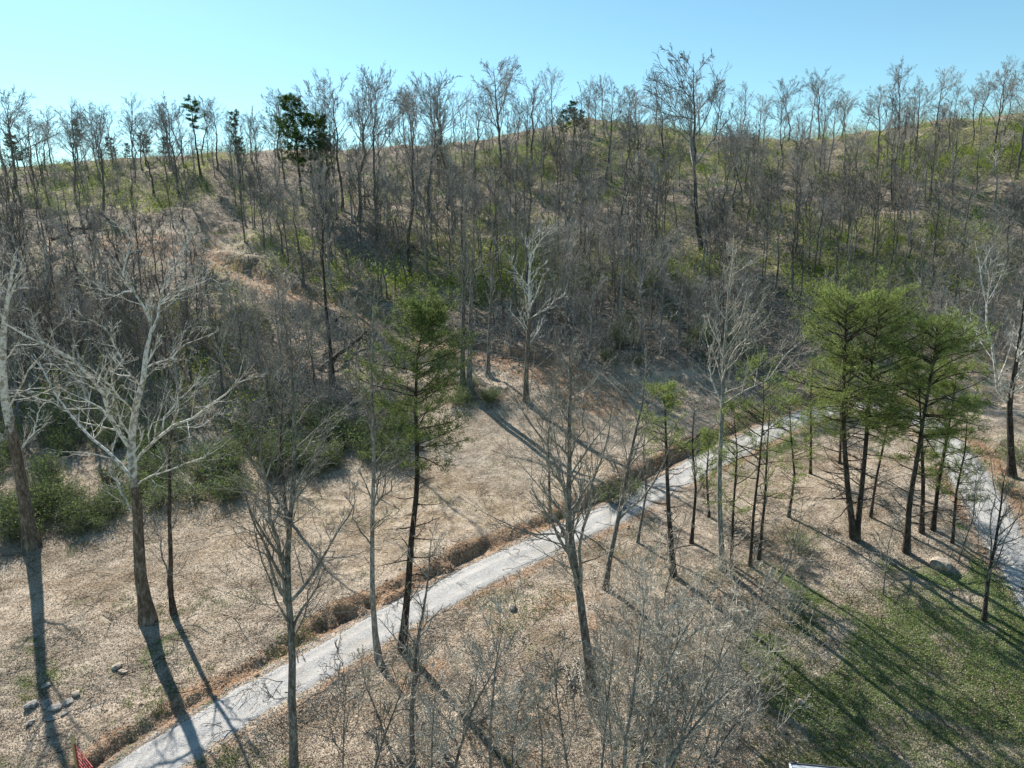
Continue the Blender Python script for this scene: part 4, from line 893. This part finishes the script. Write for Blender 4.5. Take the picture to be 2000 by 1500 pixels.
V_, F_ = merged_clumps(bp_, range(520, 526), lambda s: brushclump(s, 8, 2.6, .9, .013, 7, .008), .6, 1.3)
tag(obj('bank_brush', mesh_from('bank_brush', V_, F_, 4), M['twig_pale']), 'tangle of fine leafless twigs and stems on the near bank below the road', 'brush', kind='stuff')
def stones(path, nrm, n, a, b, smin, smax, name, m_, lb, cat):
    O = np.array([[1, 0, 0], [-1, 0, 0], [0, 1, 0], [0, -1, 0], [0, 0, 1], [0, 0, -1]], float); Ff = np.array([[0, 2, 4], [2, 1, 4], [1, 3, 4], [3, 0, 4], [2, 0, 5], [1, 2, 5], [3, 1, 5], [0, 3, 5]])
    i = rng.integers(0, len(path), n); off_ = rng.choice([-1, 1], n) * (a + np.abs(rng.normal(size=n)) * b); p = path[i] + nrm[i] * off_[:, None] + rng.normal(size=(n, 2)) * .2
    z = GI(p[:, 0], p[:, 1]); sc = rng.uniform(smin, smax, n)
    Vv = O[None] * (sc[:, None, None] * rng.uniform(.6, 1.3, (n, 6, 1))) + np.stack([p[:, 0], p[:, 1], z + .01], 1)[:, None]
    tag(obj(name, mesh_from(name, Vv.reshape(-1, 3), (Ff[None] + 6 * np.arange(n)[:, None, None]).reshape(-1, 3), 3), M[m_]), lb, cat, kind='stuff')
Tr = np.gradient(road, axis=0); Tr /= np.linalg.norm(Tr, axis=1)[:, None]; Nr = np.stack([-Tr[:, 1], Tr[:, 0]], 1)
stones(road, Nr, 14000, 1.45, .3, .015, .05, 'loose_gravel', 'rock_pale', 'loose pale gravel scattered along both edges of the road', 'gravel')
q = scatter_px(90000, (-40, 250, 2040, 800)); q = q[(q[:, 1] > 60)]
tag(obj('slope_litter', tris_mesh('slope_litter', flat_leaves(q, .2)), M['litter']), 'brown fallen leaves over the wooded slope', 'leaf litter', kind='stuff')
# greening undergrowth
def leafblobs(pos, per, rad, hgt, bl, bw, name, m_, lb, cat):
    n = len(pos); c = np.repeat(pos, per, 0); K = len(c); sc = np.repeat(rng.uniform(.5, 1.3, n), per)
    c = c + rng.normal(size=(K, 3)) * np.array([rad, rad, 0]) * sc[:, None] * .6; c[:, 2] = GI(c[:, 0], c[:, 1]) + np.abs(rng.normal(size=K)) * hgt * sc * .5
    d = rng.normal(size=(K, 3)); d /= np.linalg.norm(d, axis=1)[:, None]
    tag(obj(name, tris_mesh(name, blades(c, d, bl, bw, rng)), M[m_]), lb, cat, kind='stuff')
gp = np.vstack([ridge_pts(330), scatter_px(420, (1020, 240, 2040, 360)), scatter_px(160, (60, 300, 480, 420)), scatter_px(240, (480, 400, 1050, 600)), scatter_px(560, (900, 380, 1950, 580)), scatter_px(100, (1700, 230, 2040, 340)),scatter_px(110, (0, 600, 520, 860)), scatter_px(70, (860, 270, 1080, 330))])
nz = fbm(gp[:, 0] / 11, gp[:, 1] / 11, 90) - 9 * (np.abs(GF(GTD, gp[:, 0], gp[:, 1]) + 1.5) < 4.5); gp = gp[(nz > -.2) & (gp[:, 1] > 66)]
leafblobs(gp, 160, 1.8, 2.4, .22, .10, 'greening_undergrowth', 'spring', 'yellow-green budding undergrowth on the upper slopes', 'undergrowth')
gp = np.vstack([scatter_px(300, (1000, 300, 2040, 640)), scatter_px(160, (0, 330, 1000, 640)), scatter_px(160, (0, 620, 760, 880)), scatter_px(120, (120, 840, 800, 960)), ridge_pts(90)]); gp = gp[gp[:, 1] > 66]
leafblobs(gp, 120, 1.6, 1.3, .2, .09, 'green_undergrowth', 'shrub', 'dull green evergreen undergrowth among the slope trees', 'undergrowth')
# leaf litter, dry grass, green tufts on the open ground
def flat_leaves(q, s):
    n = len(q); d = rng.normal(size=(n, 3)); d[:, 2] = np.abs(d[:, 2]) * .35; d /= np.linalg.norm(d, axis=1)[:, None]
    q = q + np.array([0, 0, .02]); return blades(q, d, s, s * .75, rng)
q = np.vstack([scatter_px(230000, (-40, 760, 2040, 1540))]); sd_ = GF(GSD, q[:, 0], q[:, 1]); q = q[((np.abs(sd_) > 1.75) | (rng.random(len(q)) < .05)) & ((GF(field, q[:, 0], q[:, 1]) < .5) | (rng.random(len(q)) < .4))]
tag(obj('leaf_litter', tris_mesh('leaf_litter', flat_leaves(q, .08)), M['litter']), 'dry brown fallen leaves covering the open ground', 'leaf litter', kind='stuff')
q = scatter_px(110000, (-40, 740, 2040, 1150)); q = q[(GF(GSD, q[:, 0], q[:, 1]) > 3.2) & (fbm(q[:, 0] / 5, q[:, 1] / 5, 31) > -.25) | (np.abs(GF(GSD, q[:, 0], q[:, 1])) > 20)]
d = rng.normal(size=(len(q), 3)) * .6 + np.array([.25, -.2, .3]); d /= np.linalg.norm(d, axis=1)[:, None]
tag(obj('dry_grass', tris_mesh('dry_grass', blades(q, d, .26, .022, rng)), M['dry_grass']), 'matted pale dry grass on the field above the road', 'dry grass', kind='stuff')
q = scatter_px(240000, (-40, 900, 2040, 1540)); gm = GF(grass, q[:, 0], q[:, 1]) * 1.35 + fbm(q[:, 0] / 3.2, q[:, 1] / 3.2, 33) * 2.0 + fbm(q[:, 0] / .45, q[:, 1] / .45, 35, 2) * .9
q = q[(gm > .74) & (np.abs(GF(GSD, q[:, 0], q[:, 1])) > 1.8)]
d = rng.normal(size=(len(q), 3)) * .45 + np.array([0, 0, .7]); d /= np.linalg.norm(d, axis=1)[:, None]
tag(obj('grass', tris_mesh('grass', blades(q, d, .15, .03, rng)), M['grass']), 'short green grass growing in patches on the lawn and banks', 'grass', kind='stuff')

# ------------------------------------------------------------------ rocks, logs, clods
def rock_mesh(name, s, seed, sq=(1, 1, .6)):
    import bmesh
    bm = bmesh.new(); bmesh.ops.create_icosphere(bm, subdivisions=3, radius=1); rs = np.random.default_rng(seed)
    k = rs.normal(size=(9, 3)); k /= np.linalg.norm(k, axis=1)[:, None]; h = rs.uniform(.55, .95, 9)
    for v in bm.verts:
        c = np.array(v.co); f = 1.0
        for a, b in zip(k, h):
            dd = c @ a
            if dd > b: f = min(f, b / dd)
        c = c * f * (1 + .05 * math.sin(9 * c[0] + seed) * math.cos(7 * c[1])); v.co = (c[0] * s * sq[0], c[1] * s * sq[1], c[2] * s * sq[2])
    me = bpy.data.meshes.new(name); bm.to_mesh(me); bm.free(); return me
def rock(px, py, s, label, m_='rock', seed=1, sq=(1, 1, .6), name='rock', cat='rock', group=None):
    b = raycast(px, py, HF); o = obj(name, rock_mesh(name, s, seed, sq), M[m_]); o.location = (b[0], b[1], b[2] + s * sq[2] * .25); o.rotation_euler = (0, 0, seed * 1.3); tag(o, label, cat, group)
rock(1836, 1106, .85, 'flat tan boulder in the grass right of the twin pine', 'rock', 3, (1.1, .8, .55), 'boulder', 'boulder')
rl = [(62, 1378, .42, 'largest grey rock of the heap at the left'), (92, 1376, .36, 'pale rock right beside the largest of the left heap'), (108, 1384, .34, 'rock at the right end of the left heap'), (60, 1412, .25, 'low rock below the left heap'), (98, 1405, .24, 'small rock below the right end of the left heap'),
      (134, 1372, .3, 'flat slab right of the left heap'), (150, 1355, .28, 'tan slab above the flat slab at the left'), (92, 1340, .25, 'dark rock above the left heap'), (228, 1302, .32, 'tan angular rock below the sycamore base, upper of two'), (240, 1312, .24, 'darker angular rock below the sycamore base, lower of two'),
      (125, 1395, .2, 'small rock right of the left heap')]
for k, (x, y, s, lb) in enumerate(rl): rock(x, y, s, lb, 'rock' if k in (6, 8, 9) else 'rock_grey', 20 + k, (1.15, .85, .5), group='rocks at the left')
rk2 = [(1000, 1188, .38, 'tan rock on the near bank below the road, left of the big dark trunk'), (1180, 1440, .32, 'pale rock in the grass right of the big dark trunk shadow'), (962, 1325, .15, 'small white stone below the forked sapling'), (1565, 1372, .25, 'grey stone in the shaded lawn')]
for k, (x, y, s, lb) in enumerate(rk2): rock(x, y, s, lb, 'rock', 50 + k, (1, .9, .6))
# clay clods along the cut bank: stuff
T = np.gradient(road, axis=0); T /= np.linalg.norm(T, axis=1)[:, None]; Nn = np.stack([-T[:, 1], T[:, 0]], 1)
cb_ = [rock_mesh('c', 1, 70 + k) for k in range(4)]; vs = []; fs = []; off = 0
base = []
for cme in cb_:
    v = np.array([x.co for x in cme.vertices]); f = np.array([p.vertices for p in cme.polygons]); base.append((v, f)); bpy.data.meshes.remove(cme)
for k in range(300):
    i = rng.integers(10, 130); p = road[i] + Nn[i] * (rng.uniform(1.9, 3.8) if k % 5 else -rng.uniform(1.9, 3)) + rng.normal(size=2) * .15; v, f = base[k % 4]; s = rng.uniform(.03, .11) if k % 12 else rng.uniform(.1, .2)
    vs.append(v * s + np.array([p[0], p[1], ground_at(*p) + s * .1])); fs.append(f + off); off += len(v)
tag(obj('clay_clods', mesh_from('clay_clods', np.vstack(vs), np.vstack(fs), 3, True), M['clay']), 'orange clay clods and stones crumbled from the cut bank along the road', 'clods', kind='stuff')
def log(pa, pb, r_, label, m_='bark_grey', nb=4, lift=0, group=None):
    a = raycast(*pa, HF); b = raycast(*pb, HF); c = a; p = resample(np.array([a, (a + b) / 2, b]), 9)
    p[:, 2] = np.maximum(p[:, 2], HF(p[:, 0], p[:, 1])) + r_ * .6; p[:, 2] += np.linspace(0, 1, 9) * lift; p[1:-1] += rng.normal(size=(7, 3)) * r_ * .3
    q = r_ * np.linspace(1, .45, 9)
    TV = tubes((p - c)[None], q[None], 8); o = thing('fallen_log', label, 'log', c, group=group)
    obj('trunk', qmesh('trunk', TV), M[m_], o)
    p1, q1 = grow((p - c)[None], q[None], nb, .4, 1, .35, 50, 6, .3, .14, .5, .02); p2, q2 = grow(p1, q1, 4, .3, 1, .4, 40, 4, .2, .15, .6, .012)
    obj('branches', qmesh('branches', join([tubes(p1, q1, 5), tubes(p2, q2, 3)])), M[m_], o)
log((655, 785), (790, 800), .16, 'pale fallen log lying level behind the left shrubs, below the churned slope')
log((625, 725), (720, 655), .35, 'dark uprooted log slanting up the churned slope', 'bark_dark', 7, .5)
log((640, 640), (690, 622), .25, 'dark fallen log across the bank beside the dirt track', 'bark_dark')
log((780, 470), (905, 540), .2, 'dark fallen log on the slope right of the very dark tree', 'bark_dark')
log((100, 470), (190, 452), .3, 'dark fallen log with bleached twigs at the edge of the upper dirt clearing', 'bark_dark', 8, .6)
log((1330, 880), (1385, 842), .28, 'dark log shape standing in for a shadowed dirt mound on the field edge above the road, left of the tall pale tree', 'bark_dark', 2)  # dark log form put in for a dirt mound and its shadow
log((1270, 360), (1300, 400), .25, 'dark snapped log below the giant ridge tree', 'bark_dark')
log((1205, 560), (1330, 600), .18, 'pale fallen trunk in the debris at the middle slope', 'bark_pale', 6)
log((1320, 470), (1260, 500), .2, 'pale broken trunk by the base of the giant ridge tree', 'bark_pale', 6, .4)
log((1130, 660), (1290, 640), .15, 'pale fallen trunk at the shaded slope foot', 'bark_pale', 6)
log((360, 910), (395, 925), .14, 'short pale log lying in the left thicket', 'bark_pale')
log((1960, 870), (2010, 905), .4, 'thick brown fallen log at the right edge', 'bark_dark', 2)
# stick pile
b = raycast(1128, 1318, HF); n = 60; a = rng.normal(size=n) * .6 + 1.2; ctr = rng.normal(size=(n, 3)) * np.array([.5, .6, .12]); ctr[:, 2] = np.abs(ctr[:, 2]) + .08
d = np.stack([np.cos(a), np.sin(a), rng.normal(size=n) * .12], 1); L = rng.uniform(.5, 1.5, n); k = np.linspace(-.5, .5, 4)
TV = tubes(ctr[:, None] + d[:, None] * (L[:, None] * k[None])[..., None], np.full((n, 4), .035) * rng.uniform(.5, 1.4, (n, 1)), 5)
o = obj('stick_pile', qmesh('stick_pile', TV), M['twig_brush']); o.location = b; tag(o, 'pile of pale split sticks left of the big dark trunk base', 'stick pile')

# ------------------------------------------------------------------ gate, post, shed corner
import bmesh
def bars(name, segs, mt, parent=None, sides=8):
    parts_ = [tubes(np.array([[a, b]], float), np.array([[r_, r_]]), sides) for a, b, r_ in segs]
    return obj(name, qmesh(name, join(parts_)), mt, parent)
def box(name, c, s, mt, parent=None, bev=.01, rz=0):
    bm = bmesh.new(); bmesh.ops.create_cube(bm, size=1)
    for v in bm.verts: v.co.x *= s[0]; v.co.y *= s[1]; v.co.z *= s[2]
    if bev: bmesh.ops.bevel(bm, geom=bm.edges[:], offset=bev, segments=2, affect='EDGES', profile=.6)
    me = bpy.data.meshes.new(name); bm.to_mesh(me); bm.free(); o = obj(name, me, mt, parent); o.location = c; o.rotation_euler = (0, 0, rz); return o
pb = raycast(152, 1500, HF)
hpost = to3(147, 1436, pb[1])[2] - pb[2]
post = box('gate_post', (pb[0], pb[1], pb[2] + hpost / 2 - .1), (.17, .17, hpost + .2), M['post_wood'], None, .012, .5)
tag(post, 'square tan wooden gate post at the bottom left beside the gravel road', 'post')
ge = to3(192, 1530, pb[1] - 1.9); ga = math.atan2(-1.9, ge[0] - pb[0]); GL = 2.3
gt = thing('farm_gate', 'open red tubular farm gate swung toward the camera at the bottom left', 'gate', (pb[0] + .12 * math.cos(ga), pb[1] + .12 * math.sin(ga), pb[2] + .15), ga)
zt = hpost * .76 - .15
bars('frame', [((0.02, 0, 0), (0.02, 0, zt), .028), ((GL, 0, 0), (GL, 0, zt), .028), ((.02, 0, zt), (GL, 0, zt), .028), ((.02, 0, 0), (GL, 0, 0), .028)], M['red_paint'], gt)
for k in range(1, 5): bars('bar', [((.02, 0, zt * k / 5), (GL, 0, zt * k / 5), .018)], M['red_paint'], gt)
for k in (1, 2): bars('brace', [((GL * k / 3, .03, 0), (GL * k / 3, .03, zt), .016)], M['red_paint'], gt)
# shed at the bottom edge, only its roof corner reaches the frame
sc_ = to3(1543, 1488, 26.5); sg = ground_at(sc_[0] + 1, sc_[1] - 1)
sh = thing('shed', 'corner of a low grey-roofed shed with white trim at the bottom edge', 'shed', (sc_[0], sc_[1], sg), R(-10))
hz = sc_[2] - sg
box('wall', (1.6, -1.3, hz / 2 - .1), (2.9, 2.3, hz - .25), M['white_trim'], sh)
rf = box('roof', (1.6, -1.35, hz - .1), (3.2, 2.6, .1), M['roof_metal'], sh)
box('ridge_cap', (0, 0.0, .09), (3.0, .16, .06), M['dark_metal'], rf, .008)
box('fascia', (-.02, -1.35, hz - .09), (.06, 2.6, .16), M['white_trim'], sh, .008)
box('front_edge', (1.6, -.03, hz - .08), (3.2, .05, .15), M['dark_metal'], sh, .008)
box('door', (1.6, -.13, hz * .42), (.9, .05, hz * .72), M['dark_metal'], sh)
print('objects', len(bpy.data.objects), 'terrain', V.shape)
